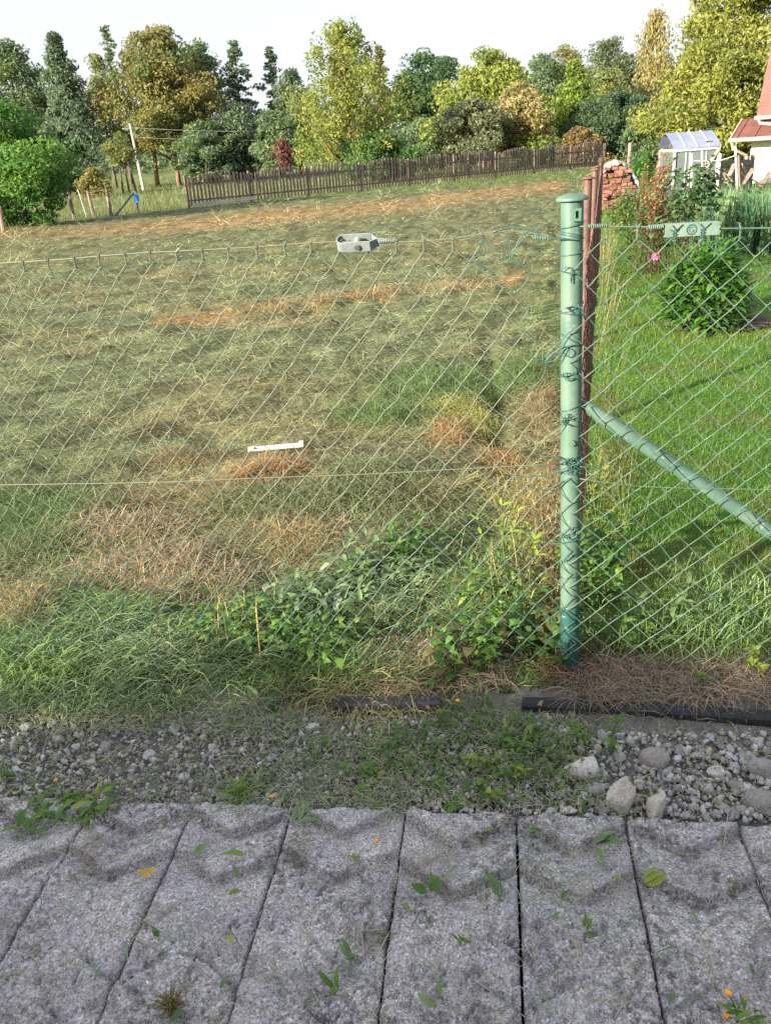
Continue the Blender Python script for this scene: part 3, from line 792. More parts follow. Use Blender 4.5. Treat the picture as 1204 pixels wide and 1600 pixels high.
def verge_grass():
    """long cut grass lying over the verge, and the green growth along the foot of the fence"""
    Ps, Ls, As, Es, Cs, Ws = [], [], [], [], [], []
    def put(n, cx, cy, rx, ry, col, L0, L1, azm, azs, elm, els, h=0.03, w=(0.002, 0.0042)):
        px = cx+rx*rng.normal(0, 0.55, n); py = cy+ry*rng.normal(0, 0.55, n)
        pts = np.array([gp(a, b) for a, b in zip(px, py)])
        pts[:, 2] = np.where(front_v(pts[:, 0], pts[:, 1]) > VF-0.1, zfield(pts[:, 0], pts[:, 1]), -0.02)+h*rng.random(n)
        Ps.append(pts); Ls.append(rng.uniform(L0, L1, n)); As.append(rng.normal(azm, azs, n)+(rng.random(n) < 0.35)*math.pi); Es.append(rng.normal(elm, els, n))
        Cs.append(np.tile(col, (n, 1))*(0.6+0.8*rng.random((n, 1)))); Ws.append(rng.uniform(w[0], w[1], n))
    G = np.array((0.14, 0.235, 0.075)); G2 = np.array((0.23, 0.28, 0.10)); GB = np.array((0.19, 0.265, 0.135))
    put(1900, 120, 990, 170, 55, G, 0.08, 0.22, -0.2, 0.6, 0.12, 0.2)
    put(2200, 230, 1030, 170, 40, GB, 0.10, 0.26, 0.1, 0.5, 0.15, 0.2)
    put(1800, 60, 1050, 90, 35, G, 0.07, 0.2, 0.2, 0.8, 0.2, 0.25)
    put(1500, 150, 1085, 150, 20, GB*0.9, 0.05, 0.14, 0.2, 1.2, 0.15, 0.3)
    put(700, 420, 990, 120, 50, G, 0.06, 0.16, 0.2, 1.4, 0.4, 0.4)
    put(700, 620, 950, 90, 40, GB, 0.06, 0.18, 0.2, 0.7, 0.2, 0.3)
    put(700, 760, 930, 90, 60, G, 0.05, 0.15, 0.2, 1.4, 0.4, 0.4)
    put(900, 480, 1070, 160, 18, G, 0.05, 0.14, 0.2, 1.4, 0.2, 0.3)
    put(900, 560, 1085, 120, 22, np.array((0.26, 0.24, 0.12)), 0.06, 0.16, 0.1, 1.0, 0.1, 0.2)
    put(600, 690, 1030, 80, 28, np.array((0.30, 0.22, 0.15)), 0.05, 0.14, 0.1, 1.4, 0.1, 0.25)
    put(700, 820, 800, 60, 70, np.array((0.30, 0.29, 0.10)), 0.06, 0.16, 0.1, 1.4, 0.4, 0.4)
    put(350, 840, 930, 40, 60, np.array((0.38, 0.27, 0.13)), 0.05, 0.12, 0.1, 1.4, 0.3, 0.4)
    put(240, 945, 760, 28, 50, np.array((0.26, 0.27, 0.08)), 0.05, 0.14, 0.1, 1.4, 0.7, 0.4)
    put(700, 1120, 960, 90, 50, G, 0.06, 0.16, 0.5, 1.5, 0.7, 0.4)
    put(900, 1050, 1000, 150, 22, G, 0.05, 0.14, 0.5, 1.5, 0.6, 0.4)
    # thin dry stalks that stand up out of it
    px = np.r_[rng.uniform(230, 420, 26), rng.uniform(700, 860, 16), rng.uniform(560, 700, 6)]; py = np.r_[rng.uniform(1000, 1060, 26), rng.uniform(880, 1010, 16), rng.uniform(960, 1040, 6)]
    pts = np.array([gp(a, b) for a, b in zip(px, py)]); n = len(pts)
    Ps.append(pts); Ls.append(rng.uniform(0.15, 0.42, n)); As.append(rng.uniform(0, 6.28, n)); Es.append(rng.normal(1.35, 0.15, n)); Cs.append(np.tile((0.42, 0.33, 0.14), (n, 1))); Ws.append(np.full(n, 0.0025))
    P, L, A, E, C, W = [np.concatenate(q) for q in (Ps, Ls, As, Es, Cs, Ws)]
    blades('long_grass', P, L, W, A, E, C, M['blade'], bend=0.7)
verge_grass()

def tall_side_grass():
    n = 520
    t = rng.uniform(0.5, 13, n)**1.0; a = np.abs(rng.normal(0.10, 0.07, n))+0.02
    P = np.array(POST)[None]+t[:, None]*np.array(SIDE)+a[:, None]*np.array(E1); P[:, 2] = 0
    C = np.where(rng.random((n, 1)) < 0.5, np.array((0.24, 0.21, 0.09)), np.array((0.10, 0.16, 0.04)))*(0.7+0.6*rng.random((n, 1)))
    blades('tall_grass', P, rng.uniform(0.12, 0.55, n), rng.uniform(0.0016, 0.003, n)*np.maximum(1, t/4), rng.normal(0.3, 1.0, n), rng.normal(1.25, 0.2, n), C, M['blade'], bend=0.8)
tall_side_grass()

def dry_straw():
    Ps, Cs = [], []
    def put(n, cx, cy, rx, ry, c, zz=0.012):
        px = cx+rx*rng.uniform(-1, 1, n); py = cy+ry*rng.normal(0, 0.5, n)
        pts = np.array([gp(a, b) for a, b in zip(px, py)]); pts[:, 2] = zz+0.010*rng.random(n)
        Ps.append(pts); Cs.append(np.tile(c, (n, 1))*(0.6+0.75*rng.random((n, 1))))
    S = np.array((0.46, 0.36, 0.265))
    put(1500, 1060, 1062, 165, 26, S); put(700, 1060, 1060, 165, 30, S*0.55); put(700, 1150, 1085, 90, 16, S); put(500, 950, 1085, 60, 22, S*0.8)
    put(700, 690, 1060, 100, 24, S*0.85); put(400, 560, 1080, 120, 14, np.array((0.30, 0.27, 0.15)))
    put(350, 900, 1050, 40, 24, np.array((0.22, 0.10, 0.07)))
    P = np.concatenate(Ps); C = np.concatenate(Cs); n = len(P)
    blades('dry_straw', P, rng.uniform(0.04, 0.15, n), rng.uniform(0.0010, 0.0026, n), rng.uniform(0, 6.28, n), rng.normal(0.02, 0.12, n), C*0.85, M['blade'], bend=0.2)
dry_straw()

def clippings():
    """bits of cut grass fallen on the gravel and on the slabs"""
    Ps, Cs, Ls = [], [], []
    tones = np.array([(0.26, 0.32, 0.17), (0.17, 0.25, 0.10), (0.42, 0.38, 0.24), (0.31, 0.35, 0.22)])
    def put(n, x0, x1, y0, y1, zz, L0, L1, my=None):
        px = rng.uniform(x0, x1, n)
        py = rng.uniform(y0, y1, n) if my is None else np.clip(rng.normal(my[0], my[1], n), y0, y1)
        pts = np.array([gp(a, b) for a, b in zip(px, py)]); pts[:, 2] = zz+0.012*rng.random(n)
        Ps.append(pts); Cs.append(tones[rng.integers(0, 4, n)]*(0.7+0.6*rng.random((n, 1)))); Ls.append(rng.uniform(L0, L1, n))
    put(2600, -40, 640, 1090, 1270, -0.014, 0.015, 0.07); put(1000, 330, 620, 1095, 1270, -0.012, 0.015, 0.07); put(1200, -40, 420, 1090, 1140, -0.012, 0.02, 0.08)
    put(2500, 560, 930, 1090, 1255, -0.015, 0.015, 0.06)
    put(500, 930, 1240, 1110, 1270, -0.01, 0.015, 0.06)
    put(1600, -20, 1220, 1268, 1600, 0.004, 0.01, 0.05)
    put(350, 560, 960, 1262, 1420, 0.004, 0.012, 0.06)
    put(90, -20, 1220, 1268, 1600, 0.006, 0.05, 0.14)
    P = np.concatenate(Ps); C = np.concatenate(Cs); L = np.concatenate(Ls); n = len(P)
    blades('grass_clippings', P, L, rng.uniform(0.0012, 0.0030, n), rng.uniform(0, 6.28, n), rng.normal(0.02, 0.10, n), C, M['blade'], bend=0.15)
clippings()

# ------------------------------------------------------------------ gravel
def ico(sub):
    import bmesh
    b = bmesh.new(); bmesh.ops.create_icosphere(b, subdivisions=sub, radius=1)
    V = np.array([v.co[:] for v in b.verts]); F = np.array([[v.index for v in f.verts] for f in b.faces]); b.free()
    return V, F
ICO1, ICO2, ICO3 = ico(1), ico(2), ico(3)

def lump(base, seed, rough=0.35, angular=0.0):
    V, F = base; V = V.copy()
    d = np.array([mnoise.noise(Vector(p*1.1+seed*3.7)) for p in V]); d2 = np.array([mnoise.noise(Vector(p*2.6+seed*5.1)) for p in V])
    r = 1+rough*d+rough*0.35*d2
    V = V*r[:, None]
    if angular:
        rs = np.random.default_rng(int(seed*10)+5)
        for _ in range(7 if angular < 1 else 11):
            nn = rs.normal(size=3); nn /= np.linalg.norm(nn); lim = rs.uniform(0.45, 0.8) if angular < 1 else rs.uniform(0.38, 0.72)
            h = V@nn; V = V-np.where(h > lim, (h-lim)*angular, 0)[:, None]*nn
    return V, F

def gravel():
    protos = [lump(ICO2 if i < 10 else ICO1, i+1, 0.5, 1.0 if i % 3 else 0.85) for i in range(14)]
    Vs, Fs, Cs = [], [], []; nb = 0
    def put(n, poly, s0, s1, pw=2.0):
        nonlocal nb
        (x0, x1, y0, y1) = poly
        for _ in range(n):
            px, py = random.uniform(x0, x1), random.uniform(y0, y1)
            P = gp(px, py)
            s = s0+(s1-s0)*random.random()**pw
            V, F = protos[random.randrange(10) if s > 0.006 else random.randrange(10, 14)]
            Rm = np.array(Matrix.Rotation(random.random()*6.28, 3, Vector((random.gauss(0, 1), random.gauss(0, 1), random.gauss(0, 1))).normalized()))
            sc = np.array((s*random.uniform(.8, 1.3), s*random.uniform(.7, 1.1), s*random.uniform(.55, .9)))
            W = (V*sc)@Rm.T
            W = W+np.array((P.x, P.y, -0.024+s*random.uniform(0.1, 0.7)))
            Vs.append(W); Fs.append(F+nb); nb += len(V)
            g = random.choice([0.24, 0.32, 0.39, 0.47, 0.56]); t = random.random()
            c = np.array((g, g*(0.965+0.02*t), g*(0.95+0.07*t)))
            if random.random() < 0.12: c = np.array((g*1.15, g*0.95, g*0.75))
            Cs.append(np.tile(c, (len(V), 1)))
    put(900, (905, 1260, 1135, 1275), 0.006, 0.015, 1.2)
    put(900, (905, 1260, 1130, 1275), 0.003, 0.008); put(4200, (-60, 930, 1095, 1290), 0.0018, 0.0055)
    put(2600, (-60, 560, 1100, 1285), 0.0025, 0.011, 2.2)
    put(620, (-60, 480, 1110, 1270), 0.006, 0.014, 1.6)
    put(2300, (540, 910, 1110, 1262), 0.003, 0.012, 1.6)
    me = mesh_np('gravel', np.concatenate(Vs), np.concatenate(Fs), np.concatenate(Cs), True)
    link('gravel', me, M['stone'], kind='stuff')
gravel()

def stone(px, py, wpx, dims, seed, col, label, group=None, ang=0.85, rot=0.0, z=0.0, base=ICO3):
    V, F = lump(base, seed, 0.28, ang)
    P = gp(px, py)
    dep = proj(np.array([[P.x, P.y, 0]]))[2][0]; s = wpx*dep/FOC/2
    R = np.array(Matrix.Rotation(rot, 3, 'Z'))
    V = (V*np.array(dims)*s)@R.T
    V[:, 2] -= V[:, 2].min()*0.6
    me = mesh_np('stone', V, F, np.tile(col, (len(V), 1)), False)
    me.polygons.foreach_set('use_smooth', [True]*len(me.polygons)); me.set_sharp_from_angle(angle=math.radians(28))
    o = link('stone', me, M['stone']); o.location = (P.x, P.y, -0.028+z)
    return tag(o, label, 'stone', group)
BEIGE = (0.56, 0.52, 0.47); GREY = (0.32, 0.31, 0.31); PALE = (0.56, 0.55, 0.56); BRN = (0.33, 0.30, 0.285)
stone(968, 1250, 72, (0.9, 0.55, 1.05), 3.1, BEIGE, 'large pale angular stone lying flat against the slab edge, left of its twin', None, 1.0, 0.4)
stone(1024, 1256, 78, (0.95, 0.5, 0.85), 4.2, (0.55, 0.51, 0.46), 'pale wedge shaped stone right of the largest flat stone', None, 1.0, 1.0)
stone(912, 1198, 56, (1.0, 0.85, 0.85), 5.5, (0.60, 0.57, 0.55), 'rough whitish lump of stone at the edge of the weeds', None, 0.6)
stone(1022, 1180, 52, (1.0, 0.85, 0.7), 6.4, BRN, 'round brown grey cobble in the gravel below the black board', None, 0.3)
stone(1190, 1248, 62, (1.0, 0.8, 0.6), 7.7, (0.30, 0.29, 0.28), 'big grey cobble at the right end of the slab edge', None, 0.5)
stone(1195, 1196, 50, (1.0, 0.9, 0.7), 8.8, GREY, 'dark grey stone in the gravel above the big right hand cobble', None, 0.5)
stone(1122, 1198, 30, (1.0, 0.9, 0.7), 9.9, PALE, 'small light grey stone in the middle of the rounded gravel', None, 0.5)
stone(928, 1226, 36, (1.0, 0.9, 0.7), 10.3, GREY, 'grey stone tucked behind the largest flat stone', None, 0.6)
stone(1152, 1058, 22, (1.0, 1.1, 0.7), 11.2, PALE, 'small pale stone lying on the dry straw behind the board', None, 0.8, z=0.03)
stone(1184, 1074, 26, (1.0, 0.7, 0.6), 12.2, (0.30, 0.24, 0.21), 'small brownish stone on the straw near the right edge', None, 0.8, z=0.03)
stone(486, 1130, 26, (1, .9, .7), 13.4, PALE, 'pale grey stone in the gravel below the long grass, middle left', None, .7)
for i, (px, py, w) in enumerate([(942, 1142, 26), (968, 1172, 30), (1000, 1215, 22), (1048, 1206, 20), (1060, 1160, 22), (1090, 1172, 24), (1140, 1160, 22), (1105, 1225, 24), (1085, 1240, 20), (1130, 1250, 24), (1150, 1218, 26), (1165, 1176, 22), (1080, 1140, 20),
                                 (1120, 1262, 20), (1150, 1262, 22), (985, 1150, 20), (1180, 1150, 24), (1062, 1222, 18),
                                 (90, 1148, 22), (165, 1158, 24), (232, 1170, 26), (40, 1130, 22), (270, 1132, 20), (330, 1160, 18), (140, 1185, 24), (225, 1235, 22), (310, 1240, 20), (250, 1262, 22), (85, 1175, 20), (20, 1155, 22), (345, 1235, 18), (490, 1160, 20), (285, 1205, 20)]):
    g = random.choice([0.28, 0.36, 0.46])
    stone(px, py, w, (1, random.uniform(.7, 1), random.uniform(.55, .8)), 20+i*1.3, (g, g*0.98, g*(0.97+0.05*random.random())), 'small grey stone among the loose gravel of the verge', 'grey stones in the gravel', 0.7, random.random()*6, base=ICO2)

# ------------------------------------------------------------------ black edging boards at the foot of the fence
def edging(pa, pb, label, h=0.046):
    a, b = gp(*pa), gp(*pb); a.z = b.z = -0.02
    mb = MB(); L = (b-a).length; nseg = max(3, int(L/0.04)); d = (b-a).normalized(); nrm = Vector((-d.y, d.x, 0))
    if nrm.y < 0: nrm = -nrm
    th = 0.048; V = []; F = []
    prof = [(0, -0.04), (0.002, h-0.022), (0.008, h-0.016), (th-0.006, h-0.016), (th, h-0.022), (th, -0.04)]
    for i in range(nseg+1):
        t = i/nseg; c = a+d*L*t
        j = (mnoise.noise(Vector((t*9+a.x*5, 3, 1)))*0.004)
        for (u, z) in prof: V.append(c+nrm*(u+j)+UP*(z+j*0.6))
    k = len(prof)
    for i in range(nseg):
        for q_ in range(k-1): F.append((i*k+q_, (i+1)*k+q_, (i+1)*k+q_+1, i*k+q_+1))
    F.append(tuple(reversed(range(k)))); F.append(tuple(nseg*k+i for i in range(k)))
    mb.add(V, F)
    return tag(mb.build('edging_board', M['board']), label, 'board')
edging((942, 1110), (1260, 1133), 'long black edging board under the right half of the wire fence')
edging((815, 1106), (932, 1111), 'short black edging board directly below the green post')
edging((520, 1112), (688, 1108), 'black edging board half buried in cut grass left of the weeds', 0.06)

# ------------------------------------------------------------------ green corner post with cap, clip and brace
post = thing('fence_post', 'faded green steel corner post with domed cap and slanting brace', 'post', POST)
LEAN = Vector((-0.021, 0.0, 1)).normalized()
PH = 1.475; PR = 0.0295
def pp(z, s=0, n=0): return POST+LEAN*(z/LEAN.z)+E1*s+NF*n
def tubez(mb, c0, c1, r, n=32, rings=30): mb.tube([c0+(c1-c0)*i/rings for i in range(rings+1)], r, n)
mb = MB(); tubez(mb, pp(-0.1), pp(PH-0.012), PR); o = mb.build('pole', M['post'], post); auto_smooth(o)
mb = MB()
Ml = UP.rotation_difference(LEAN).to_matrix()
mb.lathe(pp(PH-0.018), [(0.0, -0.002), (0.030, -0.002), (0.0415, -0.001), (0.0425, 0.003), (0.040, 0.007), (0.031, 0.012), (0.018, 0.0155), (0.0, 0.017)], 36, Ml)
o = mb.build('cap', M['post'], post, sm=True); auto_smooth(o, 50)
# small clip with a slot near the top
mb = MB(); cz = fp(888, 336)[1]
cs = fp(889, 336)[0]+0.004
c = pp(cz)+E1*0.010-NF*(PR+0.003)
Rz = Matrix.Rotation(-TH, 3, 'Z')
for (dx, dz, w, h) in ((0, 0.0125, 0.020, 0.007), (0, -0.0125, 0.020, 0.007), (-0.007, 0, 0.006, 0.018), (0.007, 0, 0.006, 0.018)):
    mb.box(c+E1*dx+UP*dz, (w, 0.010, h), Rz)
clip = mb.build('clip', M['post'], post)
mb = MB(); mb.box(c+NF*0.004, (0.009, 0.004, 0.019), Rz); mb.build('clip_slot', M['board'], clip)
# brace
bz = 0.915
a = pp(bz, 0.020, 0.012); s_, z_ = fp(1204, 838); b0 = FP(s_, z_, 0.05); d = (b0-a); b = a+d*((a.z+0.04)/(a.z-b0.z))
mb = MB(); pts = [a+(b-a)*t for t in (0, 0.012, 0.03, 0.05)]+[a+(b-a)*(0.05+0.95*i/20) for i in range(1, 21)]
mb.tube(pts, [0.004, 0.012, 0.018, 0.0205]+[0.021]*20, 28); o = mb.build('brace', M['post'], post); auto_smooth(o, 50)
mb = MB(); mb.lathe(pp(0.80)-NF*(PR+0.001), [(0, 0.007), (0.009, 0.006), (0.010, 0.0)], 12, Matrix.Rotation(math.pi/2, 3, 'X')); mb.build('bolt', M['post'], post)

# ------------------------------------------------------------------ chain link
def chainlink(mb_lists, P, s0, s1, zt, zb, pw, pv, r, skew=0.0, jit=0.002, sides=5, keep=None, shear=None, seed=3):
    """zigzag wires hooked into each other; P(s,z,n) maps to the world. mb_lists gets (V,F) arrays"""
    half = pw/2; n = int(round((s1-s0)/half)); rn = random.Random(seed)
    J = {}
    def junction(k, j):
        if (k, j) not in J:
            s = s0+k*half; top = zt(s); z = top-j*pv/2
            s2 = s+skew*(top-z)+rn.gauss(0, jit)
            J[(k, j)] = (s2+0.010*math.sin(z*5+s*1.7+seed), z+rn.gauss(0, jit))
        return J[(k, j)]
    wires = []
    for k in range(n):
        path = []; j = 0 if k % 2 == 0 else 1
        nj = int((zt(s0+k*half)-zb)/(pv/2))+1
        js = range(0, nj)
        seqs = []; cur = []
        for jj in js:
            c = k if (jj % 2 == (k % 2)) else k+1      # alternate between the two junction columns
            pt = junction(c, jj)
            if keep is not None and not keep(pt[0], pt[1]):
                if len(cur) > 2: seqs.append(cur)
                cur = []
                continue
            cur.append((c, pt))
        if len(cur) > 2: seqs.append(cur)
        for sq in seqs:
            pts = []
            for i, (c, (s, z)) in enumerate(sq):
                o_ = 0.0032 if c == k+1 else -0.0032      # reach past the joint: hooked
                pts.append(P(s+o_, z, 0.0))
                if i+1 < len(sq):
                    c2, (s2, z2) = sq[i+1]
                    slash = (c2 < c)                        # going down to the left: "/" lies in front
                    nn = -0.0028 if slash else 0.0028
                    for t in (0.10, 0.5, 0.90): pts.append(P(s+(s2-s)*t, z+(z2-z)*t, nn+0.0012*math.sin(k+i*1.3)))
            wires.append(pts)
    return wires, J, n

def wires_mesh(name, wires, r, sides, mat, parent):
    Vs, Fs = [], []; nb = 0
    off = np.array(origin_of(parent))
    ang = np.arange(sides)*2*math.pi/sides
    for w in wires:
        p = np.array([q_[:] for q_ in w]); m = len(p)
        t = np.gradient(p, axis=0); t /= np.linalg.norm(t, axis=1)[:, None]+1e-12
        nrm = np.tile(np.array(NF), (m, 1)); nrm = nrm-t*(nrm*t).sum(1)[:, None]; nrm /= np.linalg.norm(nrm, axis=1)[:, None]+1e-9
        bi = np.cross(t, nrm)
        V = p[:, None]+(nrm[:, None]*np.cos(ang)[None, :, None]+bi[:, None]*np.sin(ang)[None, :, None])*r
        i = np.arange((m-1)*sides); rr = i//sides; cc = i % sides
        F = np.stack([rr*sides+cc, rr*sides+(cc+1) % sides, (rr+1)*sides+(cc+1) % sides, (rr+1)*sides+cc], 1)
        Vs.append(V.reshape(-1, 3)-off); Fs.append(F+nb); nb += m*sides
    return link(name, mesh_np(name, np.concatenate(Vs), np.concatenate(Fs), None, True), mat, parent)

WR = 0.0014
# left half: the top wire, from the photograph
TOPL = [fp(*q_) for q_ in [(-260, 432), (-60, 416), (0, 411), (100, 405), (200, 396), (300, 391), (400, 386), (480, 379), (560, 377), (620, 379), (700, 374), (760, 364), (800, 357), (868, 372)]]
TOPR = [fp(*q_) for q_ in [(905, 353), (940, 354), (1000, 354), (1040, 355), (1120, 357), (1204, 356), (1400, 352)]]
MIDL = [fp(*q_) for q_ in [(-260, 760), (0, 757), (250, 753), (430, 745), (560, 741), (700, 733), (872, 724)]]
MIDR = [fp(*q_) for q_ in [(905, 745), (960, 757), (1060, 762), (1204, 764), (1400, 766)]]
def interp(T): 
    a = np.array(T)
    return lambda s: float(np.interp(s, a[:, 0], a[:, 1]))
ztl, ztr = interp(TOPL), interp(TOPR)

fl_ = thing('chain_link_fence', 'green chain link fence left of the green post, its end torn loose at the top', 'wire fence', FP(-1.6, 0))
def keepL(s, z):
    lim = -0.085+0.03*math.sin(z*23)-0.02*math.sin(z*9) if z > 0.93 else (-0.055+0.02*math.sin(z*31) if z > 0.70 else 0.022)
    if z > 1.16: lim = -0.12-0.10*(z-1.16)/0.15
    return s < lim
wl, JL, nL = chainlink(None, FP, -3.2, 0.06, lambda s: ztl(s)-0.024, 0.03, 0.0775, 0.082, WR, skew=0.10, jit=0.0028, keep=keepL, seed=4)
wires_mesh('wire_mesh', wl, WR, 5, M['wiregraded'], fl_)
def strand(name, T, r, par, n=-0.004, mat='wiregreen', fine=6):
    s0_, s1_ = T[0][0], T[-1][0]; a = np.array(T); m = len(T)*fine
    ss = np.linspace(s0_, s1_, m); zz = np.interp(ss, a[:, 0], a[:, 1])
    k = np.ones(5)/5; zs = np.convolve(np.pad(zz, 2, 'edge'), k, 'valid')
    mb = MB(); mb.tube([FP(s, z, n) for s, z in zip(ss, zs)], r, 7)
    o = mb.build(name, M[mat], par, sm=True); return o
strand('top_wire', TOPL, 0.0019, fl_, mat='wiregraded'); strand('middle_wire', MIDL, 0.0015, fl_, mat='wiregraded')
def hooks(par, s0, half, n, zt, skip, seed, J, mat, dz):
    rn = random.Random(seed)
    for k in range(0, n+1, 2):
        s = s0+k*half
        if skip(s): continue
        mb = MB(); s = J[(k, 0)][0] if (k, 0) in J else s
        zw = zt(s); h = rn.uniform(0.006, 0.018)
        # twisted pair rising from the joint, wound once round the wire, ends sticking up
        for sg in (1, -1):
            pts = [FP(s+sg*0.0019*math.sin(i*0.75), zw-dz-0.002+(dz+0.003)*i/20, -0.004+sg*0.0019*math.cos(i*0.75)) for i in range(21)]
            mb.tube(pts, WR*0.9, 5)
        mb.tube([FP(s-0.004+0.008*i/12, zw+0.0042*math.sin(i*0.9), -0.004+0.0042*math.cos(i*0.9)) for i in range(13)], WR*.85, 5)
        dx = rn.gauss(0.004, 0.008)
        mb.tube([FP(s, zw-0.002, -0.008), FP(s+dx*0.5, zw+h*0.5, -0.007), FP(s+dx, zw+h, -0.003)], WR, 5)
        dx = rn.gauss(-0.004, 0.010)
        mb.tube([FP(s, zw, 0.003), FP(s+dx, zw+h*0.7, 0.006)], WR, 5)
        mb.build('hook_end', M[mat], par)
hooks(fl_, -3.2, 0.0775/2, nL, ztl, lambda s: s > -0.20 or abs(s-fp(560, 377)[0]) < 0.045, 5, JL, 'wiregraded', 0.024)
# tangle where the loose corner is tied to the post
mb = MB()
def px_tube(mb, pts, r=WR, n0=-0.006):
    P = []
    for i, q_ in enumerate(pts):
        s, z = fp(q_[0], q_[1]); P.append(FP(s, z, q_[2] if len(q_) > 2 else n0))
    # smooth by Catmull-Rom
    out = []
    for i in range(len(P)-1):
        p0, p1, p2, p3 = P[max(i-1, 0)], P[i], P[i+1], P[min(i+2, len(P)-1)]
        for t in (0, .25, .5, .75):
            out.append(0.5*((2*p1)+(p2-p0)*t+(2*p0-5*p1+4*p2-p3)*t*t+(3*p1-p0-3*p2+p3)*t**3))
    out.append(P[-1]); mb.tube(out, r, 6)
px_tube(mb, [(770, 362), (800, 355), (832, 360), (845, 368), (870, 372), (905, 374, -0.01)], 0.0019)
px_tube(mb, [(790, 360), (796, 385), (797, 405), (812, 372), (836, 354), (838, 362)])
px_tube(mb, [(798, 372), (770, 385), (752, 374), (748, 392)]) 
px_tube(mb, [(825, 364), (818, 372), (800, 392), (793, 410)])
px_tube(mb, [(748, 366), (757, 392), (739, 404), (757, 417), (775, 430)])
px_tube(mb, [(775, 402), (800, 408), (826, 424), (818, 445), (808, 456), (826, 478), (812, 510), (836, 530), (828, 556), (851, 565), (846, 590), (824, 612)])
px_tube(mb, [(846, 562, -0.004), (862, 552), (880, 540, -0.012), (868, 560), (850, 566), (872, 545), (905, 536, -0.008)], 0.0017)
px_tube(mb, [(848, 560), (870, 535, -0.01), (904, 505, -0.006)])
px_tube(mb, [(868, 548, -0.008), (884, 556, -0.012), (888, 545, -0.013), (872, 540)])
mb.build('loose_wire_ends', M['wiredark'], fl_, sm=True)
# coil of the wire knot left of the post and the ratchet tensioner
mb = MB(); s0_, z0_ = fp(830, 371); s1_, z1_ = fp(858, 372)
mb.tube([FP(s0_+(s1_-s0_)*i/60, z0_+(z1_-z0_)*i/60+0.005*math.sin(i*0.75), -0.004+0.005*math.cos(i*0.75)) for i in range(61)], 0.0014, 5)
mb.build('knot', M['zinc'], fl_, sm=True)

def tensioner_box():
    s, z = fp(556, 379); s2, z2 = fp(592, 379)
    hw, hh = 0.046, 0.0145
    mb = MB()
    # folded strap: a flat loop with rounded left end, seen slightly from above
    prof = []
    for i in range(0, 13):
        a = math.pi/2+math.pi*i/12; prof.append((-hw+0.012+0.016*math.cos(a), 0.018*math.sin(a)))
    prof = [(0.040, 0.018)]+prof+[(0.040, -0.018), (0.058, -0.003), (0.085, -0.0015)]
    V = []; F = []; T = 0.0016
    ph = 0.52; cph, sph = math.cos(ph), math.sin(ph)
    TP = lambda x, n, h: FP(x, z+n*sph+h*cph, -0.004+n*cph-h*sph)      # the strap hangs tipped towards the road
    P2 = [Vector((p[0], p[1], 0)) for p in prof]; m = len(P2)
    for i in range(m):
        t = (P2[min(i+1, m-1)]-P2[max(i-1, 0)]).normalized(); nn = Vector((-t.y, t.x, 0))
        w = hh if prof[i][0] < 0.045 else (0.012 if prof[i][0] < 0.07 else 0.006)
        for sg in (1, -1):
            for hz in (-w, w): V.append(TP(s+P2[i].x+nn.x*T*sg, P2[i].y+nn.y*T*sg, hz))
    for i in range(m-1):
        b = i*4; c = b+4
        F += [(b, b+1, c+1, c), (b+2, c+2, c+3, b+3), (b+1, b+3, c+3, c+1), (b, c, c+2, b+2)]
    F += [(0, 2, 3, 1), (4*m-4, 4*m-3, 4*m-1, 4*m-2)]
    mb.add(V, F)
    # the other leaf joining on the right
    for (x0, x1, y0, y1) in ((0.040, 0.058, 0.018, 0.002), (0.058, 0.085, 0.002, 0.0025)):
        w0 = hh if x0 < 0.045 else 0.010; w1 = 0.010 if x0 < 0.045 else 0.006
        V = [TP(s+x0, y0, -w0), TP(s+x0, y0, w0), TP(s+x1, y1, w1), TP(s+x1, y1, -w1)]
        V += [v+NF*0.0024 for v in V]
        mb.add(V, [(0, 3, 2, 1), (4, 5, 6, 7), (0, 1, 5, 4), (2, 3, 7, 6), (1, 2, 6, 5), (0, 4, 7, 3)])
    t = mb.build('tensioner', M['tenwhite'], fl_)
    mb = MB(); mb.tube([TP(s+0.006, -0.024, 0), TP(s+0.006, 0.024, 0)], 0.006, 14); mb.tube([TP(s+0.006, -0.0235, 0), TP(s+0.006, -0.021, 0)], 0.0085, 6)
    mb.build('ratchet_bolt', M['steel'], t)
    mb = MB(); mb.tube([TP(s+0.006+0.0105*math.cos(i*0.6)*(0.7+0.3*i/40), -0.010+0.018*i/50, 0.002+0.010*math.sin(i*0.6)) for i in range(50)], 0.002, 5)
    mb.build('wound_wire', M['zinc'], t, sm=True)
    mb = MB(); mb.tube([FP(s+0.062+0.045*i/80, z+0.0055*math.sin(i*0.75), -0.004+0.0055*math.cos(i*0.75)) for i in range(81)], 0.0017, 5)
    mb.build('wire_coil', M['zinc'], t, sm=True)
tensioner_box()

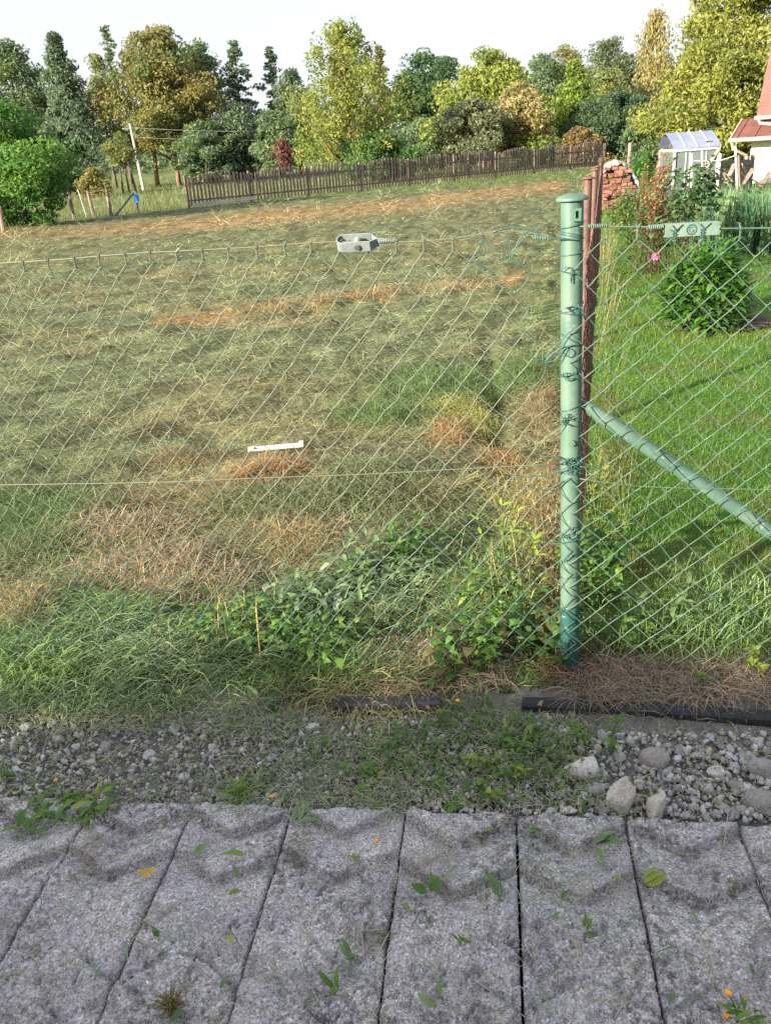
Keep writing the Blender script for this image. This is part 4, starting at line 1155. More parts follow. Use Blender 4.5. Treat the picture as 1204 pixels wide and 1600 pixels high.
fr_ = thing('chain_link_fence', 'green chain link fence right of the post, stretched across the garden lawn', 'wire fence', FP(1.0, 0))
def keepR(s, z): return s > -0.027 and z > 0.02
wr, JR, nR = chainlink(None, FP, -0.03, 2.4, lambda s: ztr(s)-0.028, 0.03, 0.084, 0.083, WR, skew=-0.015, jit=0.0022, keep=keepR, seed=9)
wires_mesh('wire_mesh', wr, WR, 5, M['wiregreen'], fr_)
strand('top_wire', TOPR, 0.0021, fr_); strand('middle_wire', MIDR, 0.0014, fr_)
hooks(fr_, -0.03, 0.042, nR, ztr, lambda s: s < 0.06, 8, JR, 'wiregreen', 0.028)
def tensioner_plate():
    (sa, za), (sb, zb) = fp(1037, 359), fp(1120, 357)
    s, z = (sa+sb)/2, (za+zb)/2; L = (sb-sa)/2; h = 0.0165
    mb = MB(); n0 = -0.010
    # channel: face, top and bottom flanges, folded right end
    mb.box(FP(s, z, n0), (2*L, 0.003, 2*h), Rz)
    mb.box(FP(s, z+h-0.0012, n0+0.012), (2*L, 0.021, 0.0024), Rz); mb.box(FP(s, z-h+0.0012, n0+0.012), (2*L, 0.021, 0.0024), Rz)
    mb.box(FP(s+L+0.0012, z, n0+0.010), (0.0024, 0.024, 2*h-0.001), Rz)
    t = mb.build('tensioner', M['zinc'], fr_)
    bv = t.modifiers.new('bevel', 'BEVEL'); bv.width = 0.0008; bv.segments = 2
    mb = MB(); mb.lathe(FP(s+0.0, z, n0-0.0016), [(0.010, 0.0), (0.0105, 0.0012), (0.0125, 0.0012), (0.013, 0.0)], 28, Rz @ Matrix.Rotation(math.pi/2, 3, 'X'))
    # the stamped letter inside the ring
    gpts = [FP(s+0.0062*math.cos(a), z+0.0062*math.sin(a), n0-0.002) for a in [math.radians(40+i*14) for i in range(23)]]
    mb.tube(gpts, 0.0009, 5); mb.tube([FP(s+0.0062, z-0.001, n0-0.002), FP(s+0.0005, z-0.001, n0-0.002)], 0.0009, 5)
    mb.build('stamped_mark', M['wiredark'], t)
    mb = MB()
    for dx in (-0.050, -0.032): mb.tube([FP(s+dx, z+0.001, n0-0.0022), FP(s+dx, z+0.001, n0+0.002)], 0.0032 if dx > -0.04 else 0.0024, 12)
    mb.build('hole', M['board'], t)
    mb = MB()
    for dx in (-0.038, 0.030):
        for k in range(2): mb.tube([FP(s+dx-0.004+0.005*math.sin(i*1.4+k*3.1), z-0.026+0.030*i/10, n0-0.005+0.003*math.cos(i*1.4+k*3.1)) for i in range(11)], 0.0013, 5)
        mb.tube([FP(s+dx, z, n0-0.004), FP(s+dx+0.014, z+0.014, n0-0.005)], 0.0013, 5); mb.tube([FP(s+dx, z, n0-0.004), FP(s+dx-0.011, z+0.013, n0-0.005)], 0.0013, 5)
    mb.build('twisted_wire', M['wiredark'], t)
    mb = MB(); s0_, z0_ = fp(1012, 355)
    mb.tube([FP(s0_+0.036*i/60, z0_+0.0055*math.sin(i*0.8), -0.004+0.0055*math.cos(i*0.8)) for i in range(61)], 0.0017, 5)
    s0_, z0_ = fp(918, 354); mb.tube([FP(s0_+0.048*i/70, z0_+0.005*math.sin(i*0.8), -0.004+0.005*math.cos(i*0.8)) for i in range(71)], 0.0016, 5)
    mb.build('wire_coil', M['zinc'], t, sm=True)
tensioner_plate()

# wire wound round the post
ties = thing('wire_binding', 'dark green wires wound in loops round the green corner post', 'wire', POST)
def loop(z, turns=1.2, tilt=0.0, r=0.0016, ph=0.0, R=PR+0.002):
    mb = MB(); pts = []
    for i in range(int(turns*26)+1):
        a = ph+i/26*2*math.pi; pts.append(pp(z+0.006*i/26+tilt*math.cos(a))+Vector((math.cos(a), math.sin(a), 0))*R)
    mb.tube(pts, r, 6); return mb
for (py, tu, ti, ph) in [(356, 1.4, 0.006, 0.3), (372, 1.6, -0.008, 2.0), (400, 1.2, 0.003, 1.0), (486, 1.5, 0.012, 0.2), (494, 1.1, -0.006, 2.2), (536, 1.3, -0.02, 1.1), (588, 1.5, 0.008, 0.8), (594, 1.1, -0.008, 2.6), (640, 1.2, 0.012, 1.9), (722, 2.2, 0.006, 0.6), (728, 1.6, -0.010, 2.5), (738, 2.2, 0.014, 1.3), (745, 1.3, -0.004, 0.2), (836, 1.6, 0.010, 2.8), (844, 1.2, -0.012, 0.9), (905, 1.2, 0.006, 1.6), (1008, 2.0, 0.010, 0.5), (1022, 1.4, -0.008, 2.2)]:
    z = fp(889, py)[1]
    loop(z, tu, ti, 0.0015, ph).build('wire_loop', M['wiredark'], ties, sm=True)
mb = MB()
for (py, k) in [(430, 1), (486, 3), (588, 2), (655, 3), (722, 5), (735, 5), (836, 3), (880, 1), (1010, 4)]:
    z = fp(889, py)[1]; rr = random.Random(py)
    for q_ in range(k):
        c = pp(z+rr.gauss(0, 0.006))-NF*(PR+0.004)+E1*rr.uniform(-0.02, 0.022)
        pts = [c+E1*rr.gauss(0, 0.012)+UP*rr.gauss(0, 0.011)-NF*abs(rr.gauss(0.002, 0.004)) for _ in range(6)]
        sm_ = []
        for i in range(5):
            p0, p1, p2, p3 = pts[max(i-1, 0)], pts[i], pts[i+1], pts[min(i+2, 5)]
            for t in (0, .33, .66): sm_.append(0.5*((2*p1)+(p2-p0)*t+(2*p0-5*p1+4*p2-p3)*t*t+(3*p1-p0-3*p2+p3)*t**3))
        mb = MB(); mb.tube(sm_, 0.0014, 5); mb.build('wire_end', M['wiredark'], ties, sm=True)
for pts in ([(800, 744), (850, 742), (886, 728, -0.01), (905, 722, -0.012)], [(820, 758), (850, 764), (880, 750, -0.008)], [(845, 845), (868, 848), (900, 842, -0.01)], [(842, 716), (856, 712), (876, 716, -0.006)], [(905, 728, -0.006), (930, 730), (945, 736)]):
    mb = MB(); px_tube(mb, pts, 0.0019); mb.build('wire_end', M['wiredark'], ties, sm=True)


# ------------------------------------------------------------------ rusty fence running back along the lawn
rf = thing('rusty_fence', 'rusty chain link fence on brown tube posts running back from the green post', 'wire fence', POST+SIDE*6)
SN = Vector((SIDE.y, -SIDE.x, 0))
def SPt(t, z, n=0.0): return POST+SIDE*t+UP*z+SN*(n+0.012)
tops = [(0.05, 1.30), (2.4, 1.20), (5, 1.24), (7.5, 1.22), (14, 1.15)]
wz = np.array(tops)
NFsave = NF
wr2, _, _ = chainlink(None, SPt, 0.04, 12.0, lambda s: float(np.interp(s, wz[:, 0], wz[:, 1]))-0.01, 0.03, 0.075, 0.075, 0.0019, jit=0.004, seed=21)
NF = SN
wires_mesh('wire_mesh', wr2, 0.0022, 3, M['rustwire'], rf)
NF = NFsave
mb = MB()
for z in (1.24, 0.65, 0.08): mb.tube([SPt(t, (float(np.interp(t, wz[:, 0], wz[:, 1])) if z > 1 else z)-0.01) for t in np.linspace(0.03, 13, 40)], 0.0022, 5)
mb.build('tension_wire', M['rustwire'], rf)
for i, (px, py, Y) in enumerate([(918, 274, 4.72), (929, 262.5, 7.1), (932.5, 258, 8.6), (938, 250, 10.4), (939.5, 246, 12.6)]):
    T = at(px, py, Y); r = (0.0235, 0.0235, 0.024, 0.026, 0.028)[i]
    mb = MB(); mb.tube([Vector((T.x, T.y, -0.1)), Vector((T.x, T.y, T.z-0.015))], r, 18); p_ = mb.build('post', M['rustpost'], rf); auto_smooth(p_)
    mb = MB(); mb.lathe((T.x, T.y, T.z-0.018), [(0, -0.001), (r+0.016, 0), (r+0.015, 0.006), (r*0.7, 0.014), (0, 0.016)], 18); mb.build('cap', M['rustpost'], p_, sm=True)

# ------------------------------------------------------------------ white strip of plastic on the field
a, b = gp(391, 725), gp(475, 719)
a.z = float(zfield(np.array([a.x]), np.array([a.y]))[0])+0.045; b.z = a.z+0.004
ws = thing('plastic_strip', 'white plastic strip lying on the mown grass in the middle of the field', 'plastic strip', (a+b)/2)
d = (b-a).normalized(); L = (b-a).length
mb = MB(); mb.beam(a, b, 0.030, 0.007); mb.beam(a+Vector((0, 0.012, .008)), b+Vector((0, 0.012, .008)), 0.005, 0.012); mb.build('strip', M['stick'], ws)
mb = MB(); mb.beam(b-d*0.02+UP*0.012, b+d*0.006+UP*0.012, 0.034, 0.026); mb.build('end_stop', M['stick'], ws)
mb = MB(); mb.beam(a+UP*0.007, a+d*0.035+UP*0.007, 0.034, 0.012); mb.build('end_block', M['stick'], ws)

# ------------------------------------------------------------------ weeds and leaves
def leaf_mesh(name, outline, nl=9, fold=0.25, droop=0.35, length=1.0, wave=0.05, teeth=0.0, seed=1):
    """a leaf 1 long along +Y, folded along its midrib, tip drooping; outline(t) gives the half width"""
    V, F = [], []; rn = random.Random(seed)
    for i in range(nl+1):
        t = i/nl; w = outline(t)
        if teeth and 0 < i < nl: w *= 1+teeth*(1 if i % 2 else -1)
        y = t*length*(1-0.08*t*droop); z = 0.16*math.sin(t*2.2)-droop*t*t*0.5
        for k, u in enumerate((-1, -0.5, 0, 0.5, 1)):
            V.append((u*w, y, z+abs(u)*w*fold+wave*w*math.sin(t*9+u*4+seed)))
    for i in range(nl):
        for k in range(4):
            a = i*5+k; F.append((a, a+1, a+6, a+5))
    me = bpy.data.meshes.new(name); me.from_pydata(V, [], F); me.polygons.foreach_set('use_smooth', [True]*len(F)); me.update()
    return me
lance = lambda w: (lambda t: max(0.004, w*math.sin(math.pi*min(1, t**0.8))**0.9))
spoon = lambda w: (lambda t: max(0.012, w*(t**1.6)*math.cos(max(0, t-0.72)/0.28*math.pi/2)**0.6 if t < 1 else 0.004))
ovate = lambda w: (lambda t: max(0.004, w*math.sin(math.pi*t**0.62)))
LEAF = {}
for mat in ('weedleaf', 'sageleaf', 'limeleaf', 'cutleaf'):
    for nm, me in (('lance', leaf_mesh('lance_leaf', lance(0.13))), ('spoon', leaf_mesh('spoon_leaf', spoon(0.17), 10, 0.15, 0.5)),
                   ('tooth', leaf_mesh('toothed_leaf', lance(0.17), 16, 0.15, 0.6, teeth=0.28)), ('ovate', leaf_mesh('ovate_leaf', ovate(0.27), 8, 0.2, 0.3)),
                   ('flat', leaf_mesh('flat_leaf', ovate(0.2), 8, 0.35, -0.1, wave=0.25)), ('blade', leaf_mesh('grass_blade', lance(0.035), 6, 0.4, 0.9))):
        me.materials.append(M[mat]); LEAF[(nm, mat)] = me
for nm, mt in (('mossblade', 'moss'), ('tuftblade', 'bladetone')):
    me = leaf_mesh('grass_blade', lance(0.03), 5, 0.4, 0.9); me.materials.append(M[mt]); LEAF[('blade', mt)] = me

def put_leaf(par, kind, mat, size, az, el, off=(0, 0, 0), roll=0, name='leaf'):
    o = link(name, LEAF[(kind, mat)], None, par)
    o.location = off; o.rotation_mode = 'ZYX' if False else 'XYZ'
    R = Matrix.Rotation(az, 3, 'Z') @ Matrix.Rotation(el, 3, 'X') @ Matrix.Rotation(roll, 3, 'Y')
    o.rotation_euler = R.to_euler(); o.scale = (size, size, size)
    return o

def ground_z(P):
    if front_v(P.x, P.y) > VF-0.1:
        f = zfield if side_dist(P.x, P.y) < 0 else zlawn
        return float(f(np.array([P.x]), np.array([P.y]))[0])
    return -0.03 if front_v(P.x, P.y) > FRONT else 0.0

def rosette(px, py, label, kind, mat, size, n, el=(0.1, 0.9), group=None, cat='weed', rise=0.0, name='weed', sp=0.05):
    P = gp(px, py); P.z = ground_z(P)-0.004
    t = thing(name, label, cat, P, group); rn = random.Random(int(px*7+py))
    for i in range(n):
        az = i*2.4+rn.gauss(0, 0.25); e = rn.uniform(*el); s = size*rn.uniform(0.6, 1.1)
        put_leaf(t, kind, mat, s, az, e, (rn.gauss(0, size*sp*1.6), rn.gauss(0, size*sp), rise*rn.random()), rn.gauss(0, 0.3))
    return t

def stemmed(px, py, label, mat, hgt, nst, kind='lance', lsize=0.06, nl=5, group=None, cat='weed', spread=0.05, whorl=True, name='weed', lmat2=None):
    """upright shoots: stems with leaves in whorls"""
    P = gp(px, py); P.z = ground_z(P)
    t = thing(name, label, cat, P, group); rn = random.Random(int(px*5+py)); mb = MB(); tips = []
    for i in range(nst):
        a = rn.random()*6.28; r = spread*math.sqrt(rn.random()); b = P+Vector((math.cos(a)*r, math.sin(a)*r, 0))
        h = hgt*rn.uniform(0.5, 1.05); tip = b+Vector((math.cos(a)*h*0.25, math.sin(a)*h*0.25, h))
        mb.tube([b, b.lerp(tip, 0.5)+Vector((rn.gauss(0, .006), rn.gauss(0, .006), 0)), tip], [0.0016, 0.0014, 0.0008], 5, col=None); tips.append((b, tip))
    mb.build('stems', M['weedleaf'], t)
    for (b, tip) in tips:
        rows = [(1.0, nl)]+([(0.62, max(2, nl-2))] if whorl else [])
        for (q_, k) in rows:
            p = b.lerp(tip, q_)
            for j in range(k):
                put_leaf(t, kind, mat if lmat2 is None or rn.random() < 0.6 else lmat2, 0.74*lsize*rn.uniform(0.7, 1.15), j*6.283/k+rn.gauss(0, 0.3), rn.uniform(0.0, 0.75) if q_ == 1 else rn.uniform(-0.1, 0.4), p-P, rn.gauss(0, 0.25))
    return t

rosette(395, 1205, 'broad toothed weed growing in the gravel beside a bright grass tuft', 'tooth', 'sageleaf', 0.075, 14, (0.05, 0.8), sp=0.3)
rosette(95, 1262, 'dense toothed dandelion clump spilling over the slab edge at far left', 'tooth', 'weedleaf', 0.052, 70, (0.0, 0.6), sp=0.75)
rosette(150, 1255, 'bright weed with upright smooth leaves at the right of the dandelion clump', 'spoon', 'limeleaf', 0.075, 6, (0.5, 1.2))
rosette(708, 1240, 'long leaved weed hanging over the slab edge in the middle', 'tooth', 'weedleaf', 0.095, 16, (0.0, 0.6), sp=0.25)
rosette(668, 1215, 'yellowing weed left of the long leaved plant in the middle', 'ovate', 'limeleaf', 0.05, 8, (0.1, 0.9))
rosette(30, 1235, 'low toothed weed at the left picture edge above the slabs', 'tooth', 'sageleaf', 0.06, 18, (0.0, 0.6), sp=0.5)
stemmed(928, 1158, 'leafy green shoot growing out of the gravel above the whitish stone', 'weedleaf', 0.09, 4, 'lance', 0.055, 6)
stemmed(735, 1122, 'bushy five leaved weed with an orange bud below the fence', 'weedleaf', 0.055, 12, 'lance', 0.036, 5, spread=0.09, lmat2='sageleaf')
stemmed(730, 1050, 'dark leaved weed reaching up behind the fence foot left of the post', 'weedleaf', 0.15, 9, 'ovate', 0.05, 5, spread=0.08)
stemmed(1035, 990, 'tall five leaved weed at the edge of the lawn behind the fence', 'sageleaf', 0.15, 4, 'lance', 0.085, 5, spread=0.07)
stemmed(985, 1015, 'five leaved weed between the green post and the tall lawn weed', 'weedleaf', 0.10, 4, 'lance', 0.075, 5, spread=0.06)
stemmed(1168, 1050, 'light green weed at the right edge of the lawn by the straw', 'limeleaf', 0.06, 4, 'ovate', 0.05, 4, spread=0.04)
stemmed(1105, 1075, 'tiny weed on the dry straw behind the long board', 'weedleaf', 0.035, 3, 'ovate', 0.035, 4, spread=0.03)
stemmed(935, 930, 'dark leafy plant just right of the green post', 'weedleaf', 0.26, 9, 'ovate', 0.075, 5, spread=0.08)
stemmed(945, 850, 'yellow green weed tangled in the fence right of the post', 'limeleaf', 0.30, 12, 'lance', 0.04, 5, spread=0.08, lmat2='weedleaf')
stemmed(850, 905, 'pale green shoot with long leaves left of the post', 'limeleaf', 0.20, 4, 'lance', 0.085, 5, spread=0.05)
stemmed(775, 955, 'sprawling green weed in front of the field, two hand widths left of the post', 'weedleaf', 0.16, 14, 'lance', 0.065, 5, spread=0.15)
stemmed(840, 1010, 'dark bramble like weed at the left of the post foot', 'weedleaf', 0.12, 9, 'ovate', 0.05, 5, spread=0.09, lmat2='sageleaf')
stemmed(872, 1042, 'round leaved weed in front of the foot of the green post', 'weedleaf', 0.07, 8, 'ovate', 0.036, 3, spread=0.06, whorl=False)
stemmed(905, 1075, 'yellow green seedling on the straw in front of the green post', 'limeleaf', 0.03, 3, 'ovate', 0.032, 3, spread=0.02, whorl=False)
stemmed(600, 905, 'bunch of pale cut leaves lying behind the mesh', 'cutleaf', 0.10, 14, 'lance', 0.11, 3, spread=0.18, whorl=False)
stemmed(510, 950, 'pile of broad cut leaves at the field edge behind the mesh', 'cutleaf', 0.07, 12, 'lance', 0.11, 3, spread=0.17, whorl=False)
stemmed(420, 1010, 'strawberry like weed with a yellow leaf among the long grass', 'weedleaf', 0.12, 14, 'ovate', 0.05, 3, spread=0.12, lmat2='sageleaf')
stemmed(350, 1000, 'low dark weed left of the strawberry like weed', 'weedleaf', 0.11, 9, 'ovate', 0.045, 3, spread=0.09)
stemmed(500, 1030, 'low green weed right of the strawberry like weed', 'weedleaf', 0.10, 11, 'ovate', 0.05, 3, spread=0.11)
stemmed(650, 880, 'dark weed behind the mesh between the two hay patches', 'weedleaf', 0.12, 9, 'lance', 0.075, 4, spread=0.1)
stemmed(790, 870, 'weed with long upright leaves at the start of the orange straw', 'limeleaf', 0.16, 8, 'lance', 0.08, 4, spread=0.1, lmat2='weedleaf')
stemmed(440, 1110, 'small pale weed below the long grass in the gravel', 'sageleaf', 0.05, 6, 'ovate', 0.035, 3, spread=0.05)

stemmed(640, 1165, 'small leafy weed in the creeping growth between board and slabs', 'sageleaf', 0.05, 9, 'ovate', 0.04, 4, spread=0.08)
stemmed(800, 1150, 'green five leaved weed in the creeping growth below the short board', 'weedleaf', 0.05, 8, 'lance', 0.05, 5, spread=0.08)
stemmed(850, 1185, 'pale small leaved weed in the creeping growth left of the whitish stone', 'sageleaf', 0.05, 10, 'lance', 0.04, 5, spread=0.08)
stemmed(575, 1210, 'low weed among the clippings left of the yellowing weed', 'weedleaf', 0.04, 7, 'ovate', 0.035, 4, spread=0.07)
stemmed(770, 1215, 'low rounded weed near the slab edge right of the long leaved plant', 'weedleaf', 0.045, 9, 'ovate', 0.04, 4, spread=0.08, lmat2='limeleaf')
stemmed(505, 1165, 'tiny weed beside the pale grey stone in the gravel', 'weedleaf', 0.03, 5, 'ovate', 0.03, 4, spread=0.05)

def tuft(px, py, label, mat, n, size, cat='grass tuft'):
    P = gp(px, py); P.z = ground_z(P)-0.006
    t = thing('grass_tuft', label, cat, P); rn = random.Random(int(px))
    for i in range(n): put_leaf(t, 'blade', mat, size*rn.uniform(0.6, 1.15), rn.random()*6.28, rn.uniform(0.6, 1.45), (rn.gauss(0, size*.12), rn.gauss(0, size*.12), 0), 0, 'blade')
    return t
tuft(372, 1235, 'bright green grass tuft in the gravel left of the broad weed', 'bladetone', 46, 0.085)
tuft(1012, 1238, 'yellowish grass tuft between the flat stones and the rounded gravel', 'moss', 18, 0.06)
tuft(1105, 1228, 'thin tuft of grass standing in the rounded gravel', 'moss', 16, 0.055)
tuft(8, 1205, 'light grass tuft at the left edge of the gravel', 'bladetone', 26, 0.06)
tuft(268, 1575, 'round brown mossy grass tuft sitting in the chevron of a slab', 'moss', 110, 0.048)
tuft(1170, 960, 'taller grass tuft on the lawn behind the fence at right', 'bladetone', 34, 0.13)
tuft(590, 1262, 'small grass tuft in the joint above the middle slab', 'bladetone', 14, 0.04)

# creeping cover too fine to count
def creepers():
    Vs, Fs, Cs = [], [], []; nb = 0
    spots = [(690, 1150, 150, 60, 900), (820, 1190, 110, 60, 800), (720, 1210, 120, 40, 380), (830, 1010, 60, 70, 420), (640, 1000, 120, 40, 500), (470, 1000, 130, 55, 800), (430, 1150, 60, 60, 140), (560, 1180, 80, 60, 150), (760, 900, 90, 70, 500), (1030, 1010, 80, 30, 160), (930, 980, 25, 60, 200), (100, 1105, 90, 25, 150), (900, 1230, 60, 30, 220), (240, 1095, 110, 20, 260), (600, 940, 120, 30, 300)]
    for (cx, cy, rx, ry, n) in spots:
        n = int(n*0.5)
        for _ in range(n):
            P = gp(cx+rx*random.gauss(0, .5), cy+ry*random.gauss(0, .5))
            if front_v(P.x, P.y) < FRONT+0.005: continue
            z = ground_z(P)+random.random()**2*0.05*(0.4+1.2*vnoise(np.array([P.x*9]),np.array([P.y*9]),5)[0]); s = random.uniform(0.006, 0.017)
            a = random.random()*6.28; tl = random.gauss(0.2, 0.4)
            d = np.array((math.cos(a)*math.cos(tl), math.sin(a)*math.cos(tl), math.sin(tl))); sd = np.array((-math.sin(a), math.cos(a), random.gauss(0, .3)))
            p = np.array((P.x, P.y, z)); w = s*random.uniform(0.35, 0.7)
            up = np.array((0, 0, s*0.25))
            V = [p, p+d*s*0.55+sd*w+up, p+d*s*1.1, p+d*s*0.55-sd*w+up]
            Vs += V; Fs.append((nb, nb+1, nb+2)); Fs.append((nb, nb+2, nb+3)); nb += 4
            c = np.array(random.choice([(0.09, 0.20, 0.045), (0.15, 0.27, 0.065), (0.21, 0.31, 0.085), (0.13, 0.21, 0.075), (0.29, 0.33, 0.11)]))*random.uniform(.7, 1.25)
            Cs += [c]*4
    link('creeping_weeds', mesh_np('creeping_weeds', np.array(Vs), np.array(Fs), np.array(Cs)), M['leaf'], kind='stuff')
creepers()

# leaves that fell on the slabs and stones, each by itself
def fallen(px, py, kind, mat, size, az, label, group=None, n=1):
    P = gp(px, py); P.z = (0.010 if front_v(P.x, P.y) < FRONT else 0.0)
    if n == 1:
        o = link('fallen_leaf', LEAF[(kind, mat)]); o.location = P; o.rotation_euler = (0.08, random.uniform(-.3, .3), az); o.scale = (size*1.25,)*3
        return tag(o, label, 'leaf', group)
    t = thing('cut_sprig', label, 'leaf', P, group)
    for i in range(n): put_leaf(t, kind, mat, 1.25*size*random.uniform(.6, 1.1), az+random.gauss(0, 0.7), random.uniform(0, 0.3), (random.gauss(0, .008), random.gauss(0, .008), 0.002*i), random.gauss(0, .5))
    return t
fallen(783, 1408, 'flat', 'cutleaf', 0.055, 0.5, 'curled green leaf lying right of the long slab joint in the middle')
fallen(677, 1400, 'ovate', 'weedleaf', 0.032, 0, 'small green weed lying on the slab below the yellowing weed', n=6)
fallen(930, 1325, 'lance', 'cutleaf', 0.06, -1.2, 'bundle of cut leaves on the slab below the whitish stone', n=5)
fallen(822, 1306, 'lance', 'cutleaf', 0.045, -1.0, 'two toned cut leaf by the slab joint under the whitish stone', n=3)
fallen(465, 1292, 'lance', 'cutleaf', 0.065, -0.8, 'fan of cut blades over the joint of the slabs left of the middle', n=6)
fallen(302, 1342, 'flat', 'cutleaf', 0.04, -0.9, 'narrow dark green leaf on the slab under the gravel, left')
fallen(385, 1341, 'lance', 'limeleaf', 0.055, 1.5, 'light yellow green leaf lying straight across a slab')
fallen(547, 1505, 'lance', 'cutleaf', 0.045, 0.4, 'crossed cut leaves on the slab near the middle joint', n=4)
fallen(530, 1555, 'lance', 'weedleaf', 0.05, 0.15, 'long green leaf pair lying low on the middle left slab', n=3)
fallen(677, 1562, 'tooth', 'cutleaf', 0.045, 0.1, 'pale green toothed leaf next to the dark holes', n=2)
fallen(288, 1582, 'ovate', 'sageleaf', 0.03, 2.6, 'soft green leaf stuck to the mossy tuft')
fallen(1010, 1388, 'lance', 'limeleaf', 0.05, -1.1, 'bright cut leaf lying over the joint on the right', n=4)
fallen(912, 1455, 'lance', 'weedleaf', 0.035, -0.9, 'green sprig at the point of the chevron right of the long joint', n=4)
fallen(720, 1482, 'lance', 'weedleaf', 0.035, 0.8, 'green sprig in the upper groove above the dark holes', n=4)
fallen(400, 1095, 'flat', 'cutleaf', 0.06, 0.5, 'pale underside of a cut leaf lying on the gravel below the fence')
fallen(372, 1012, 'flat', 'cutleaf', 0.045, 0.9, 'white underside of a leaf among the weeds by the mesh')
fallen(728, 1082, 'lance', 'cutleaf', 0.09, -1.3, 'long pale curved leaf across the edging board by the weeds')
fallen(740, 890, 'flat', 'cutleaf', 0.05, 0.2, 'pale torn leaf hanging in the weeds left of the orange straw')
fallen(942, 1085, 'ovate', 'sageleaf', 0.035, 1.2, 'grey green leaf lying on the end of the black board')
fallen(970, 1108, 'flat', 'weedleaf', 0.04, 1.5, 'dark green leaf lying on the face of the long black board')
fallen(1140, 1113, 'ovate', 'limeleaf', 0.03, 1.0, 'lime green leaf on the long black board near the right edge')
for (px, py) in [(357, 1402), (372, 1373), (202, 1391), (360, 1466), (475, 1572), (757, 1272), (875, 1410), (862, 1443), (1090, 1430), (1142, 1375), (1177, 1532), (757, 1303), (430, 1262), (640, 1430), (160, 1515), (560, 1350), (955, 1375), (590, 1470), (1045, 1570), (815, 1505), (250, 1470), (345, 1550)]:
    fallen(px, py, random.choice(['flat', 'ovate', 'lance']), random.choice(['cutleaf', 'weedleaf', 'cutleaf', 'limeleaf']), random.uniform(0.016, 0.03), random.random()*6.28, 'small green leaf fragment lying on the slabs', 'leaf fragments on the slabs')
def crust(px, py, w, label):
    P = gp(px, py); mb = MB(); rn = random.Random(px)
    for _ in range(9):
        c = P+Vector((rn.gauss(0, w*.5), rn.gauss(0, w*.35), 0.003)); r = w*rn.uniform(.25, .5); k = 9
        ring = [c+Vector((math.cos(i*6.283/k)*r*rn.uniform(.7, 1.2), math.sin(i*6.283/k)*r*rn.uniform(.6, 1), 0)) for i in range(k)]
        mb.add(ring+[c+UP*0.004], [(i, (i+1) % k, k) for i in range(k)])
    return tag(mb.build('lichen_patch', M['lichen'], sm=True), label, 'lichen')
crust(229, 1365, 0.016, 'orange yellow lichen patch on the second slab from the left')
def flower_head(P, r, par=None, n=10, name='flower', mat='orange'):
    mb = MB()
    for ring, (rr, zz) in enumerate(((1, 0.0), (0.7, 0.25*r))):
        for i in range(n):
            a = i*6.283/n+ring*0.3; d = Vector((math.cos(a), math.sin(a), 0.25)); sd = Vector((-d.y, d.x, 0))
            c = Vector(P)+UP*zz
            mb.add([c, c+d*r*rr*0.6+sd*r*0.2, c+d*r*rr, c+d*r*rr*0.6-sd*r*0.2], [(0, 1, 2, 3)])
    return mb.build(name, M[mat], par)
for (px, py, lab) in [(588, 1320, 'tiny yellow flower head lying on the slab near the middle'), (425, 1250, 'tiny yellow flower head in the gravel beside the broad weed'), (90, 1228, 'small orange flower head above the dandelion clump'), (715, 1118, 'orange bud in the bushy weed below the fence')]:
    P = gp(px, py); P.z = 0.012 if py > 1240 else (0.055 if px > 700 else 0.02)
    tag(flower_head(P, 0.008), lab, 'flower')
# orange flowering plant at the bottom right corner
P = gp(1150, 1598); P.z = 0.0
fl = thing('flowering_weed', 'orange flowered weed growing from the slab joint at the bottom right corner', 'flower', P)
mb = MB(); heads = []
for (px, py) in [(1136, 1552), (1134, 1588), (1165, 1560), (1185, 1585)]:
    q_ = at(px, py, P.y+0.02); heads.append(q_); mb.tube([P, P.lerp(q_, .5)+Vector((0.006, 0, 0.004)), q_], 0.0012, 5)
mb.build('stems', M['weedleaf'], fl)
for q_ in heads[:2]: flower_head(q_, 0.0095, fl, 9, 'flower_head')
for q_ in heads[2:]: flower_head(q_, 0.005, fl, 6, 'dry_flower_head', 'lichen')
for i in range(16): put_leaf(fl, 'lance', random.choice(['weedleaf', 'limeleaf']), random.uniform(.03, .05), random.random()*6.28, random.uniform(.1, 1.1), (random.gauss(0.01, .02), random.gauss(0, .012), random.random()*.04))

